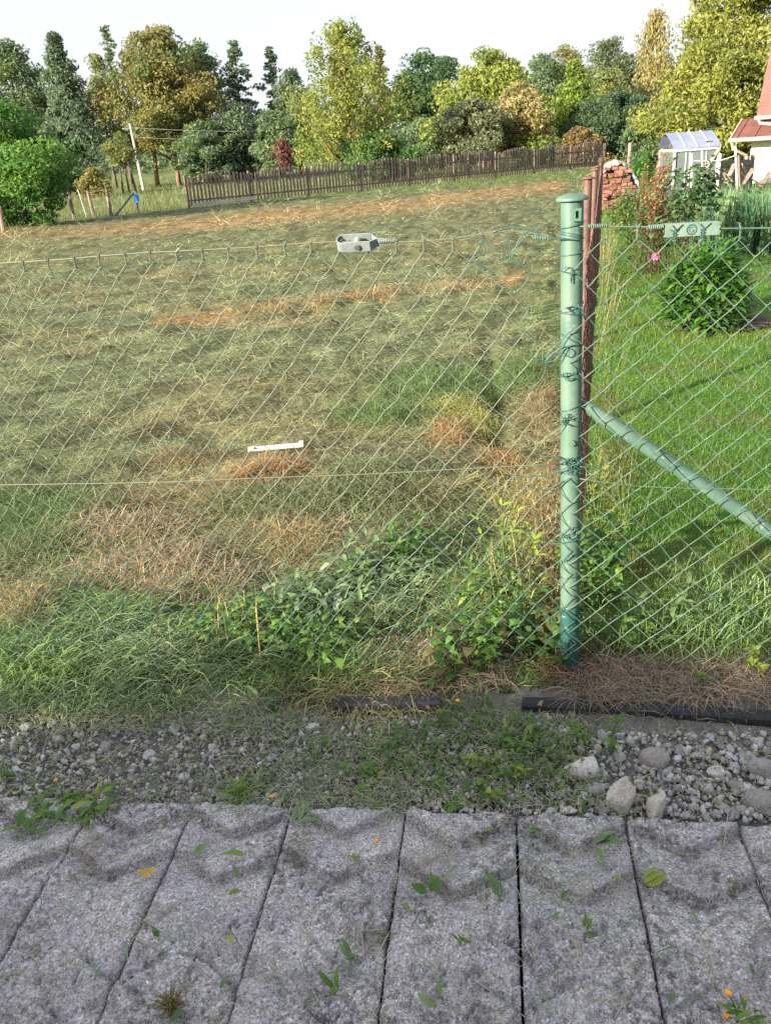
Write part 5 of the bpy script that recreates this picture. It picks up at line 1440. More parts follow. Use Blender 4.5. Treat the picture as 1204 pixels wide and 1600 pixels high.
# ------------------------------------------------------------------ garden: flower bed, shrubs, onions
def leafy(name, par, P, n, shape, lsize, tones, kind='lance', el=(-0.2, 1.0), clump=None):
    """a mass of real leaf shapes joined in one mesh; shape() returns a local point"""
    proto = {'lance': [(-0.0, 0), (0.14, 0.35), (0.11, 0.7), (0, 1), (-0.11, 0.7), (-0.14, 0.35)], 'ovate': [(0, 0), (0.3, 0.3), (0.25, 0.65), (0, 1), (-0.25, 0.65), (-0.3, 0.3)]}[kind]
    pr = np.array([(a, b, abs(a)*0.5-0.25*b*b) for a, b in proto])
    loc = np.array([shape() for _ in range(n)])
    az = np.arctan2(loc[:, 1], loc[:, 0])-math.pi/2+rng.normal(0, 0.9, n); e = rng.uniform(el[0], el[1], n); s = lsize*rng.uniform(0.6, 1.2, n)
    ca, sa, ce, se = np.cos(az), np.sin(az), np.cos(e), np.sin(e)
    x, y, z = pr[None, :, 0]*s[:, None], pr[None, :, 1]*s[:, None], pr[None, :, 2]*s[:, None]
    y2 = y*ce[:, None]-z*se[:, None]; z2 = y*se[:, None]+z*ce[:, None]
    X = x*ca[:, None]-y2*sa[:, None]; Y = x*sa[:, None]+y2*ca[:, None]
    V = np.stack([X+loc[:, :1], Y+loc[:, 1:2], z2+loc[:, 2:3]], 2).reshape(-1, 3)
    b = (np.arange(n)*6)[:, None]
    F = np.concatenate([b+np.array(t) for t in ((0, 1, 5), (1, 2, 5), (2, 4, 5), (2, 3, 4))])
    tn = np.array(tones)[rng.integers(0, len(tones), n)]*rng.uniform(0.75, 1.25, (n, 1))
    return link(name, mesh_np(name, V, F, np.repeat(tn, 6, 0)), M['leaf'], par, kind='stuff')

for o in list(scene.objects):                                # leaf masses of the bushier weeds
    if o.parent is None and o.name.startswith('weed') and o.type == 'EMPTY':
        lab = o['label']; P_ = Vector(o.location); spec = None
        if 'pale cut leaves' in lab or 'broad cut leaves' in lab: spec = (170, .20, .09, .05, .085, [(0.15, 0.25, 0.09), (0.22, 0.32, 0.16), (0.10, 0.20, 0.06), (0.30, 0.38, 0.24)], 'lance', (-.2, .4))
        elif 'strawberry like weed with' in lab or 'low dark weed left' in lab or 'low green weed right' in lab: spec = (120, .12, .08, .10, .040, [(0.08, 0.18, 0.035), (0.13, 0.25, 0.05), (0.20, 0.30, 0.07)], 'ovate', (-.2, .7))
        elif 'sprawling' in lab: spec = (190, .17, .12, .16, .05, [(0.09, 0.19, 0.04), (0.15, 0.26, 0.06), (0.25, 0.32, 0.08)], 'lance', (-.2, .8))
        elif 'bramble' in lab or 'reaching up' in lab: spec = (110, .10, .08, .15, .05, [(0.06, 0.14, 0.035), (0.10, 0.21, 0.05), (0.15, 0.16, 0.06)], 'ovate', (-.3, .7))
        elif 'dark leafy plant' in lab: spec = (90, .07, .06, .28, .065, [(0.06, 0.15, 0.035), (0.10, 0.20, 0.05)], 'ovate', (-.3, .7))
        elif 'yellow green weed tangled' in lab: spec = (110, .06, .05, .38, .035, [(0.30, 0.32, 0.05), (0.20, 0.26, 0.05), (0.38, 0.34, 0.07)], 'lance', (-.3, .9))
        elif 'between the two hay' in lab: spec = (120, .12, .09, .10, .06, [(0.06, 0.15, 0.035), (0.10, 0.20, 0.05)], 'lance', (-.2, .7))
        elif 'creeping growth' in lab or 'bushy five' in lab: spec = (34, .10, .06, .05, .034, [(0.10, 0.20, 0.05), (0.15, 0.25, 0.07), (0.26, 0.32, 0.10)], 'lance', (-.1, .9))
        if spec:
            n_, sx_, sy_, hz_, ls_, tn_, kd_, el_ = spec
            leafy('foliage', o, P_, n_, lambda: (random.gauss(0, sx_*.6), random.gauss(0, sy_*.6), 0.01+hz_*random.random()), ls_, tn_, kd_, el_)

def dome(rx, ry, h, fill=0.35, z0=0.05):
    def f():
        a = random.random()*6.28; u = random.random(); r = (1-fill*random.random())
        th = math.acos(1-u*0.98); return (rx*r*math.sin(th)*math.cos(a)*(1+0.15*math.sin(a*3)), ry*r*math.sin(th)*math.sin(a), z0+h*r*math.cos(th)*(1+0.1*math.sin(a*5)))
    return f
def stems_mb(P, n, r, h):
    mb = MB()
    for _ in range(n):
        a = random.random()*6.28; q_ = r*random.random(); mb.tube([P+Vector((math.cos(a)*q_*.3, math.sin(a)*q_*.3, -0.02)), P+Vector((math.cos(a)*q_, math.sin(a)*q_, h*random.uniform(.6, .95)))], [0.006, 0.003], 5)
    return mb
P = gp(1100, 512); P.z = 0
pe = thing('peony_bush', 'rounded peony bush with fresh green leaves and a pink flower behind the mesh', 'bush', P)
stems_mb(P, 24, 0.35, 0.6).build('stems', M['weedleaf'], pe)
leafy('foliage', pe, P, 1500, dome(0.365, 0.34, 0.66), 0.15, [(0.07, 0.20, 0.03), (0.10, 0.25, 0.04), (0.05, 0.14, 0.03), (0.15, 0.30, 0.05)])
q_ = at(1021, 400, P.y-0.15); pm = MB()
for i in range(46):
    z_ = 1-2*(i+.5)/46; a_ = i*2.4; d_ = Vector((math.cos(a_)*math.sqrt(1-z_*z_), math.sin(a_)*math.sqrt(1-z_*z_), z_)); s_ = d_.orthogonal().normalized(); t_ = d_.cross(s_); c_ = q_+Vector((0, -.05, 0))+d_*.026
    pm.add([c_-s_*.018-d_*.008, c_+t_*.018+d_*.006, c_+s_*.018-d_*.008, c_-t_*.018+d_*.006], [(0, 1, 2, 3)])
pm.build('pink_flower', M['pink'], pe)
P2 = gp(1120, 520); P2.z = 0
pf = thing('lily_plant', 'pale leaved lily shoot on the soil in front of the peony bush', 'plant', P2)
stems_mb(P2, 5, 0.06, 0.3).build('stems', M['weedleaf'], pf)
leafy('foliage', pf, P2, 150, lambda: (random.gauss(0, .06), random.gauss(0, .05), random.random()*.32), 0.13, [(0.14, 0.24, 0.10), (0.10, 0.20, 0.07)])
# dug soil under the bush
mb = MB(); c = gp(1118, 505); k = 40
ring = [Vector((c.x+0.47*math.cos(i*6.283/k)*(1+.12*math.sin(i*1.7)), c.y+0.42*math.sin(i*6.283/k), 0.012)) for i in range(k)]
r2 = [Vector((c.x+(p.x-c.x)*.85, c.y+(p.y-c.y)*.85, 0.04+0.012*math.sin(i*2.1))) for i, p in enumerate(ring)]
mb.add(ring+r2+[Vector((c.x, c.y, .05))], [(i, (i+1) % k, k+(i+1) % k, k+i) for i in range(k)]+[(k+i, k+(i+1) % k, 2*k) for i in range(k)])
mb.build('flower_bed_soil', M['soil'], None, sm=True, kind='structure')
Pr = gp(1062, 432); Pr.z = 0
rb = thing('rose_bush', 'tall dark leaved rose bush behind the metal plate on the fence', 'bush', Pr)
mb = MB()
for (px, py) in [(1055, 262), (1093, 250), (1110, 262), (1030, 300), (1075, 290), (1050, 330), (1100, 320), (1088, 300)]:
    t_ = at(px, py, Pr.y+random.uniform(-.2, .2)); mb.tube([Pr+Vector((random.gauss(0, .06), 0, -0.02)), Pr.lerp(t_, .5)+Vector((0.03, 0, 0)), t_], [0.009, 0.006, 0.003], 6)
mb.build('stems', M['bark'], rb)
def rose_shape():
    if random.random() < 0.35:
        px, py = random.choice([(1055, 265), (1093, 255), (1112, 262), (1075, 290), (1100, 300), (1090, 280), (1108, 275)]); q_ = at(px+random.gauss(0, 6), py+abs(random.gauss(0, 22)), Pr.y)-Pr
        return (q_.x, q_.y+random.gauss(0, .1), q_.z)
    a = random.gauss(0, .28); return (a, random.gauss(0, .25), max(0.1, random.gauss(0.72, .24)))
leafy('foliage', rb, Pr, 900, rose_shape, 0.10, [(0.06, 0.13, 0.045), (0.09, 0.18, 0.06), (0.05, 0.10, 0.04), (0.17, 0.24, 0.12)], 'ovate', (-0.5, 0.6))
Pd = gp(1022, 425); Pd.z = 0
dk = thing('sorrel_clump', 'clump of tall reddish brown seeding sorrel left of the rose bush', 'plant', Pd)
mb = MB(); spk = []
for _ in range(34):
    px, py = random.gauss(1030, 20), random.uniform(252, 345)
    if random.random() < .35: px = random.gauss(1040, 8); py = random.uniform(235, 270)
    t_ = at(px, py, Pd.y+random.uniform(-.25, .25)); b_ = Pd+Vector((random.gauss(0, .15), random.gauss(0, .1), 0)); mb.tube([b_, b_.lerp(t_, .5), t_], [0.005, 0.004, 0.002], 4); spk.append((b_, t_))
mb.build('stems', M['rustpost'], dk)
def sor():
    b_, t_ = random.choice(spk); q_ = b_.lerp(t_, random.uniform(.55, 1.0))-Pd; return (q_.x+random.gauss(0, .025), q_.y+random.gauss(0, .025), q_.z)
leafy('seed_heads', dk, Pd, 2300, sor, 0.042, [(0.34, 0.17, 0.07), (0.42, 0.23, 0.09), (0.26, 0.14, 0.07), (0.36, 0.28, 0.13)], 'ovate', (-.6, 1))
leafy('foliage', dk, Pd, 420, lambda: (random.gauss(-.05, .25), random.gauss(0, .2), random.random()*.7), 0.12, [(0.09, 0.17, 0.04), (0.15, 0.22, 0.06)], 'lance', (0, 1.2))
# onion bed: countless upright leaves
def onions():
    n = 2600; a, b = gp(1098, 392), gp(1260, 398)
    t = rng.random(n); P_ = np.array(a)[None]*(1-t[:, None])+np.array(b)[None]*t[:, None]
    P_[:, 1] += rng.uniform(-0.1, 2.2, n); P_[:, 0] += rng.normal(0.05, .1, n)+0.2*(P_[:, 1]-a.y); P_[:, 2] = 0
    C = np.array((0.075, 0.17, 0.085))*rng.uniform(.6, 1.5, (n, 1)); y_ = rng.random(n) < .2; C[y_] = np.array((0.26, 0.30, 0.10))
    blades('onion_leaves', P_, rng.uniform(.45, .95, n), rng.uniform(.012, .026, n), rng.uniform(0, 6.28, n), rng.normal(1.38, .13, n), C, M['blade'], bend=.3)
onions()
def shrub(px, pyb, pyt, wpx, Y, label, tones, n=900, ls=0.1, kind='ovate', name='shrub', cat='shrub', zb=0.0):
    T = at(px, pyt, Y); P_ = Vector((T.x, Y, zb)); h = T.z-zb; r = wpx/2*Y/FOC
    t = thing(name, label, cat, P_); stems_mb(P_, 10, r*.7, h).build('stems', M['bark'], t)
    leafy('foliage', t, P_, n, dome(r, r*.8, h*.95, .5, 0.03), ls, tones, kind, (-.6, 1.0)); return t
shrub(951, 300, 240, 46, 29, 'yellow leaved shrub at the end of the picket fence', [(0.32, 0.29, 0.05), (0.24, 0.22, 0.05), (0.40, 0.34, 0.08)], 1500, .10)
shrub(1002, 285, 236, 42, 32, 'small fresh green shrub behind the brick pile', [(0.07, 0.20, 0.04), (0.10, 0.24, 0.05)], 1100, .12)
shrub(985, 335, 290, 70, 16, 'low green shrub in front of the brick pile', [(0.09, 0.18, 0.04), (0.14, 0.24, 0.05), (0.20, 0.22, 0.08)], 1500, .08)
shrub(965, 275, 243, 46, 34, 'low light green bush beside the wooden post', [(0.16, 0.26, 0.05), (0.22, 0.30, 0.07)], 900, .12)
shrub(1010, 360, 300, 50, 13, 'loose green plant between the lawn and the sorrel clump', [(0.10, 0.19, 0.04), (0.16, 0.22, 0.06), (0.26, 0.22, 0.09)], 900, .07)

# ------------------------------------------------------------------ far picket fence
A = Vector((FARLINE[1][0], FARLINE[1][1], 0)); B = Vector((FARLINE[0][0]+0.1, FARLINE[0][1]+0.1, 0))
pk = thing('picket_fence', 'weathered brown picket fence with a scalloped top at the far side of the field', 'picket fence', (A+B)/2)
D = B-A; Lf = D.length; D.normalize(); Nn = Vector((D.y, -D.x, 0))
if Nn.y > 0: Nn = -Nn
PANEL = 2.9; npan = 9; PANEL = Lf/npan; per = 17
HB = lambda u: 0.055+0.02*math.sin(u*1.3)
tops_ = {}
def ptop(u, k): return 1.10+0.17*math.sin(math.pi*((u/PANEL) % 1.0))+0.10*min(1, u/Lf)
me_cache = {}
for i in range(npan*per):
    u = (i+0.5)*PANEL/per; h = ptop(u, i); key = (round(h, 2))
    if key not in me_cache:
        mb = MB(); w = 0.085; t = 0.022; hh = key
        V = [Vector((sx*w/2, sy*t/2, z)) for z in (0, hh-0.035) for sy in (-1, 1) for sx in (-1, 1)]
        V += [Vector((0, sy*t/2, hh)) for sy in (-1, 1)]
        V += [Vector((sx*w*0.28, sy*t/2, hh-0.010)) for sy in (-1, 1) for sx in (-1, 1)]
        F = [(0, 2, 3, 1), (0, 1, 5, 4), (2, 6, 7, 3), (0, 4, 6, 2), (1, 3, 7, 5), (4, 5, 11, 8, 10), (6, 12, 9, 13, 7), (4, 10, 12, 6), (10, 8, 9, 12), (8, 11, 13, 9), (11, 5, 7, 13)]
        mb.add(V, F); me_cache[key] = mb.mesh('picket'); me_cache[key].materials.append(M['picket'])
    o = link('picket', me_cache[key], None, pk)
    o.location = A+D*u+Nn*0.045+UP*(HB(u)+random.gauss(0, .008))-origin_of(pk)
    o.rotation_euler = (random.gauss(0, .01), random.gauss(0, .014), math.atan2(D.y, D.x))
for k in range(npan):
    u0, u1 = k*PANEL+0.02, (k+1)*PANEL-0.02
    for z in (0.28, 0.92):
        mb = MB(); a, b = A+D*u0+UP*z, A+D*u1+UP*z; mb.beam(a, b, 0.05, 0.085 if z > .5 else 0.07)
        mb.build('rail', M['rail'], pk)
for k in range(npan+1):
    u = k*PANEL; P_ = A+D*u-Nn*0.01; mb = MB(); mb.box(P_+UP*0.62-Nn*0.05, (0.09, 0.09, 1.30), Matrix.Rotation(math.atan2(D.y, D.x), 3, 'Z')); mb.build('post', M['rail'], pk)
mb = MB(); mb.beam(A+D*0.1+Nn*0.075+UP*0.11, A+D*3.1+Nn*0.075+UP*0.15, 0.025, 0.12); mb.build('kick_board', M['paleboard'], pk, label='pale grey board nailed along the bottom of the left end')

# ------------------------------------------------------------------ wire fence on wooden posts, left edge of the field
lf = thing('field_fence', 'old wire fence on wooden posts at the left edge of the field', 'wire fence', gp(112, 345))
lp = [((0, 322), (6, 364)), ((36, 308), (45, 353)), ((75, 294), (85, 349)), ((107, 300), (117, 343)), ((137, 298), (147, 338)), ((166, 292), (174, 337))]
ends = []
for i, (t_, b_) in enumerate(lp):
    b = gp(*b_); t = at(t_[0], t_[1], b.y); mb = MB(); mb.tube([b-UP*.1, b.lerp(t, .5), t], [.075, .068, .06], 8); mb.build('post', M['oldwood'], lf); ends.append((b, t))
b = gp(136, 340); t = at(122, 296, b.y); mb = MB(); mb.tube([b, t], .022, 6); mb.build('thin_stake', M['whitepaint'], lf)
for fr in (0.35, 0.65, 0.92):
    mb = MB(); mb.tube([b_.lerp(t_, fr) for b_, t_ in ends], .004, 4); mb.build('strand', M['steel'], lf)
b = gp(217, 333); t = at(209.5, 299, b.y)
bp = thing('corner_post', 'dark post with a slanting brace and a blue box hung on it', 'post', b)
mb = MB(); mb.tube([b-UP*.1, b.lerp(t, .55)], .045, 8); mb.build('post_foot', M['rail'], bp)
mb = MB(); mb.tube([b.lerp(t, .55), t], .05, 8); mb.build('post_top', M['whitepaint'], bp)
mb = MB(); e = gp(181, 337); mb.tube([b.lerp(t, .97), e], .04, 8); mb.build('brace', M['wiredark'], bp)
mb = MB(); c = b.lerp(t, .66)+Vector((0.06, -0.07, 0)); mb.box(c, (.17, .12, .28)); mb.box(c+Vector((.0, -.07, .02)), (.12, .03, .18)); bx = mb.build('box', M['blue'], None)
tag(bx, 'bright blue box hung on the dark corner post at the far left field edge', 'box')
mb = MB(); mb.tube([c+UP*.13, b.lerp(t, .97)], .008, 5); mb.build('strap', M['blue'], bx)

# ------------------------------------------------------------------ power line
p0 = at(226, 303, 74); p1 = at(203, 193, 74)
pl = thing('power_pole', 'thin pale power pole leaning among the tall trees on the left', 'pole', (p0.x, p0.y, 0))
mb = MB(); mb.tube([Vector((p0.x, p0.y, -.2)), p1], [.13, .09], 10); mb.build('pole', M['polepaint'], pl)
mb = MB(); mb.box(p1-UP*.35, (1.3, .1, .1), Matrix.Rotation(.5, 3, 'Z')); mb.build('crossarm', M['polepaint'], pl)
q1 = at(843, 148, 92); q0 = Vector((q1.x, q1.y, 0))
pl2 = thing('power_pole', 'short pale power pole showing between the beige and the conical tree', 'pole', q0)
mb = MB(); mb.tube([q0, q1], [.14, .11], 10); mb.build('pole', M['polepaint'], pl2)
mb = MB(); mb.box(q1-UP*.3, (1.3, .1, .1), Matrix.Rotation(.5, 3, 'Z')); mb.build('crossarm', M['polepaint'], pl2)
pw = thing('power_line', 'pale overhead wires running behind the trees between the two poles', 'wire', p1)
for dz in (-.30, -1.0):
    mb = MB(); mb.tube([(p1+UP*dz).lerp(q1+UP*dz, i/24)-UP*(1.3*4*(i/24)*(1-i/24)) for i in range(25)], .018, 5); mb.build('wire', M['polepaint'], pw)

# ------------------------------------------------------------------ trees
def crown_points(n, prof, rx, ry, zb, zt, clumps, csize, flat=0.6, surf=0.55, seed=1):
    r_ = np.random.default_rng(seed)
    strat = prof in (PROF['spire'], PROF['cherry'], PROF['cone'], PROF['weep'])
    t = (np.arange(clumps)+r_.random(clumps))/clumps if strat else r_.random(clumps*6); pr = np.array([prof(a) for a in t]); keep = r_.random(len(t)) < (pr/pr.max())**0.9; t[:4] = (1.0, .97, .93, .9); pr[:4] = [prof(a) for a in t[:4]]; keep[:4] = True; keep = np.ones(len(t), bool) if strat else keep
    t, pr = t[keep][:clumps], pr[keep][:clumps]; m = len(t)
    ang = r_.uniform(0, 6.283, m); rad = pr*(surf+(1-surf)*r_.random(m)**0.5)*np.where(r_.random(m) < 0.2, r_.random(m), 1)
    lob = 1+(0.5*np.sin(t*41+seed)*(t > .1) if prof is PROF['spire'] else 0.38*np.sin(ang*2+t*15+1) if prof is PROF['cherry'] else 0)+0.22*np.sin(ang*3+t*9+seed)+0.12*np.sin(ang*5-t*14)
    C = np.stack([np.cos(ang)*rad*rx*lob, np.sin(ang)*rad*ry*lob, zb+(zt-zb)*t], 1)
    w = 0.5+pr; w /= w.sum(); k = r_.choice(m, n, p=w)
    sz = csize*r_.uniform(0.6, 1.35, m)*(0.45+0.55*pr/pr.max())
    g = r_.normal(0, 1, (n, 3)); g = g/np.maximum(1, np.linalg.norm(g, axis=1)[:, None]/1.7)
    P_ = C[k]+g*sz[k][:, None]*np.array((1, 1, flat))
    return P_, k, C, sz

PROF = {
    'round': lambda t: math.sqrt(max(0.02, 1-(2*t-0.95)**2)) if t < .97 else .15,
    'oval': lambda t: max(0.08, math.sin(math.pi*min(1, (t*0.92+0.06)))**0.75),
    'cone': lambda t: max(0.06, (1-t)**0.8*min(1, 0.35+t*4)),
    'spire': lambda t: max(0.06, (1-t)**0.7*min(1, 0.5+t*2)*(0.85+0.35*math.sin(t*38))),
    'broad': lambda t: max(0.15, (1-(t*0.9)**2.6)*min(1, 0.55+t*2.2)),
    'cherry': lambda t: max(0.16, (1.0 if t < .40 else max(0.20, 1-(t-.40)*1.35))*min(1, .65+t*1.4)),
    'weep': lambda t: max(0.10, (1-t)**0.55*(0.55+0.45*min(1, t*3))),
}
def tree(label, px, pyt, wpx, Y, prof, tones, n=6000, zb=2.0, clumps=60, csize=0.6, ls=0.22, trunk=0.16, cat='tree', name='tree', group=None, bark='bark', flat=0.6, surf=0.55, pym=None, dx=0.0, lean=0.0, z0=None, limbs=22, trunks=1, droop=0.0):
    T = at(px, pyt, Y); Mid = at(px, pym if pym else (pyt+235)/2, Y)
    gz = float(zmeadow(np.array([Mid.x]), np.array([Y]))[0]) if z0 is None else z0
    P_ = Vector((Mid.x, Y, gz)); H = T.z-gz; r = wpx/2*Y/FOC; seed = int(px*3+pyt*7)+11
    t = thing(name, label, cat, P_, group)
    n = int(n*(2.2 if Y < 70 else 2.3)*(0.42 if prof == 'spire' else 0.62 if prof == 'cherry' else 0.42 if prof == 'weep' else 1)); flat = 0.32 if prof == 'spire' else flat; ls = ls*(0.59 if Y < 70 else 0.55); csize = csize*0.92
    L_, k, C, sz = crown_points(n, PROF[prof], r*0.86, r*0.86, zb, H-csize*0.5, clumps, csize, flat, surf, seed)
    r_ = np.random.default_rng(seed+1)
    # leaf spray: a bent pair of triangles
    nrm = r_.normal(0, 1, (n, 3))+0.5*(L_-np.array((0, 0, (zb+H)/2)))/max(r, .5); nrm[:, 2] += 0.5; nrm /= np.linalg.norm(nrm, axis=1)[:, None]
    a = np.cross(nrm, r_.normal(0, 1, (n, 3))); a /= np.linalg.norm(a, axis=1)[:, None]+1e-9; b = np.cross(nrm, a)
    if droop: a = a*(1-droop)+np.array((0, 0, -1))*droop; a /= np.linalg.norm(a, axis=1)[:, None]; b = np.cross(a, nrm); b /= np.linalg.norm(b, axis=1)[:, None]+1e-9
    s = (ls*r_.uniform(0.55, 1.25, n))[:, None]
    V = np.stack([L_-a*s, L_+b*s*0.42+nrm*s*0.12, L_+a*s, L_-b*s*0.42+nrm*s*0.12], 1).reshape(-1, 3)
    F = (np.arange(n)*4)[:, None]; F = np.concatenate([F+np.array((0, 1, 2)), F+np.array((0, 2, 3))])
    tn = np.array(tones); ct = tn[r_.integers(0, len(tn), len(C))]
    c = ct[k]*0.65+tn[r_.integers(0, len(tn), n)]*0.35
    c = c*r_.uniform(0.7, 1.3, (n, 1))*(1.15 if Y > 60 else 1.05)  # far crowns paler: haze of distance put into the leaf colour
    link('crown', mesh_np('crown', V, F, np.repeat(c, 4, 0)), M['leaf'], t)
    mb = MB()
    for q_ in range(trunks):
        ox, oy = (0, 0) if trunks == 1 else ((q_-(trunks-1)/2)*r*.42+.1, random.gauss(0, r*.2))
        top = Vector((lean*H+ox*.6, oy*.6, H*0.95)); pts = [Vector((ox, oy, -0.3))]+[Vector((ox+(top.x-ox)*f_+0.12*math.sin(f_*7+seed+q_)*f_*(H/12), oy+(top.y-oy)*f_, top.z*f_)) for f_ in (.08, .2, .35, .5, .65, .8, 1)]
        mb.tube([P_+p for p in pts], [trunk*1.35, trunk, trunk*.88, trunk*.75, trunk*.6, trunk*.45, trunk*.3, trunk*.1], 8)
    idx = r_.permutation(len(C))[:limbs]
    for i in idx:
        c_ = Vector(C[i]); z1 = max(zb*0.6, c_.z-0.55*math.hypot(c_.x, c_.y)-0.3); z1 = min(z1, H*.82); st = Vector((lean*z1, 0, z1))
        mid = st.lerp(c_, .5)+Vector((0, 0, -0.08*(c_-st).length)); f_ = 1-z1/H
        mb.tube([P_+st, P_+mid, P_+c_], [trunk*.42*f_+.015, trunk*.25*f_+.012, .010], 5)
    mb.build('trunk', M[bark], t, sm=True)
    return t
DK = [(0.09, 0.14, 0.086), (0.115, 0.170, 0.10), (0.14, 0.195, 0.11)]
MD = [(0.085, 0.145, 0.05), (0.12, 0.185, 0.06), (0.155, 0.215, 0.066)]
OL = [(0.17, 0.165, 0.05), (0.21, 0.185, 0.055), (0.13, 0.145, 0.05), (0.24, 0.20, 0.06)]
YG = [(0.175, 0.225, 0.045), (0.235, 0.27, 0.055), (0.13, 0.185, 0.04), (0.27, 0.295, 0.065)]
CR_ = [(0.36, 0.31, 0.13), (0.28, 0.25, 0.09), (0.20, 0.21, 0.07), (0.42, 0.35, 0.17)]
GR = [(0.15, 0.175, 0.085), (0.19, 0.21, 0.105), (0.11, 0.14, 0.07)]
BR = [(0.06, 0.17, 0.03), (0.09, 0.22, 0.035), (0.05, 0.13, 0.03), (0.14, 0.27, 0.045)]
# left wood
tree('dense bright green bush at the left picture edge behind the wire fence', 2, 152, 170, 31, 'round', BR, 9000, .1, 90, .42, .15, .09, 'bush', 'bush', limbs=26)
tree('tall dark tree at the left edge behind the bright bush', 22, 62, 130, 84, 'broad', DK+MD, 8000, 3.5, 70, 1.0, .36, .25)
tree('dark tapering alder right of the left edge tree', 105, 47, 96, 80, 'cone', DK, 8500, 2.2, 140, .62, .34, .22, pym=170)
tree('thin pale leaved tree left of the broad orange lit crown', 158, 82, 70, 92, 'oval', MD+OL, 2600, 4, 34, .8, .34, .16)
tree('slender dark tree top poking out behind the orange lit crown', 180, 36, 58, 96, 'spire', DK+MD, 3000, 4, 70, .5, .34, .18)
tree('tall broad tree with an orange lit crown and several trunks', 255, 38, 168, 82, 'broad', OL+OL+MD, 15000, 3.5, 120, 1.05, .34, .20, bark='barkwarm', trunks=3, pym=150)
tree('second dark trunked tree under the right side of the orange lit crown', 318, 62, 80, 88, 'oval', MD+DK, 6500, 2.0, 56, .9, .34, .2)
tree('slim open dark tree with a bare lower trunk', 374, 60, 84, 84, 'spire', DK, 4200, 3.6, 70, .5, .32, .18, pym=150, limbs=34)
tree('sparse dark pine like tree with tufted top', 428, 70, 60, 86, 'spire', DK, 2600, 4.6, 46, .45, .32, .16, pym=150, limbs=22)
tree('dark green round tree left of the big cherry tree', 462, 106, 52, 82, 'oval', DK, 3600, 2.6, 40, .75, .34, .16)
tree('low dark tree at the foot of the slim open trees', 372, 158, 74, 80, 'oval', DK, 5200, .3, 60, .65, .32, .14)
tree('dark shrubby tree between the slim open trees and the red shrub', 432, 172, 70, 78, 'oval', DK+MD, 4800, .3, 56, .6, .32, .14)
tree('low dark green tree behind the left end of the picket fence', 316, 188, 100, 78, 'oval', DK+MD, 5600, .3, 80, .55, .32, .14)
tree('young tree with thin bent trunks left of the power pole', 186, 205, 46, 70, 'oval', OL+MD, 900, 2.0, 24, .42, .26, .08, trunks=3)
tree('low shadowy tree behind the fence posts on the left', 95, 235, 70, 66, 'round', DK, 3800, .3, 44, .5, .26, .1)
tree('olive bush with yellowish leaves behind the left wire fence', 140, 262, 40, 62, 'round', OL, 1300, .3, 22, .4, .22, .06, 'bush', 'bush')
# middle
tree('big yellow green cherry tree behind the picket fence', 540, 36, 180, 54, 'cherry', YG, 14000, 1.1, 300, .34, .20, .17, bark='barkwarm', surf=.35, limbs=90, flat=1.5)
tree('feathery tree top behind the right side of the cherry tree', 596, 68, 46, 80, 'spire', MD+OL, 2600, 4, 60, .5, .3, .15)
tree('deep green shrub at the right foot of the cherry tree', 590, 205, 110, 52, 'round', [(0.05, 0.13, 0.04), (0.07, 0.17, 0.05), (0.11, 0.19, 0.05)], 5200, .2, 60, .45, .2, .1, 'bush', 'bush')
tree('red leaved shrub left of the cherry tree', 441, 217, 24, 60, 'oval', [(0.17, 0.075, 0.055), (0.11, 0.055, 0.045), (0.22, 0.11, 0.08)], 600, .8, 20, .3, .2, .05, 'bush', 'bush')
tree('round deep green tree right of the cherry tree', 672, 76, 112, 84, 'round', [(0.06, 0.125, 0.05), (0.085, 0.155, 0.055), (0.05, 0.10, 0.045)], 9500, 1.5, 80, 1.0, .34, .25)
tree('dark green bush under the deep green tree', 660, 185, 84, 72, 'round', DK+MD, 4600, .2, 44, .7, .3, .12, 'bush', 'bush')
tree('tall yellow green tree left of the beige flowering tree', 765, 76, 160, 66, 'broad', YG, 10500, 1.5, 90, .85, .28, .2)
tree('tree with cream and beige flower clusters', 812, 128, 84, 58, 'oval', CR_, 6500, 1.0, 70, .5, .22, .14)
tree('grey green apple tree with a crooked pale trunk behind the fence', 738, 152, 112, 56, 'round', GR, 6500, 1.0, 60, .55, .22, .16, bark='oldwood', trunks=2)
tree('green bush below the beige flowering tree', 840, 205, 70, 57, 'round', MD+YG, 3200, .2, 40, .45, .22, .1, 'bush', 'bush')
# right
tree('small dark tree far behind the beige flowering tree', 848, 82, 60, 120, 'round', DK+MD, 5000, 2, 40, 1.1, .36, .2)
tree('brownish tipped tree far behind the conical tree', 880, 68, 66, 124, 'round', MD+OL, 5200, 2, 40, 1.2, .36, .2)
tree('large dark round tree far behind the orchard', 952, 55, 116, 116, 'round', [(0.08, 0.115, 0.05), (0.10, 0.14, 0.06), (0.12, 0.145, 0.06)], 11000, 2, 80, 1.4, .36, .25)
tree('fresh green conical tree above the right end of the picket fence', 896, 92, 84, 62, 'cone', [(0.16, 0.235, 0.04), (0.21, 0.28, 0.05), (0.12, 0.19, 0.04)], 8000, .8, 80, .55, .22, .12, pym=170)
tree('pale green tree between the conical tree and the birch', 946, 106, 78, 70, 'oval', GR+YG, 5000, 1, 56, .7, .26, .14)
tree('dense blue green tree behind the brick pile', 956, 140, 118, 59, 'round', [(0.07, 0.125, 0.06), (0.09, 0.15, 0.07), (0.055, 0.10, 0.05)], 10500, .3, 90, .5, .19, .14)
tree('brown leaved bush at the right end of the picket fence', 905, 198, 54, 55, 'round', [(0.20, 0.14, 0.06), (0.15, 0.13, 0.05), (0.26, 0.19, 0.08)], 2600, .2, 34, .4, .2, .08, 'bush', 'bush')
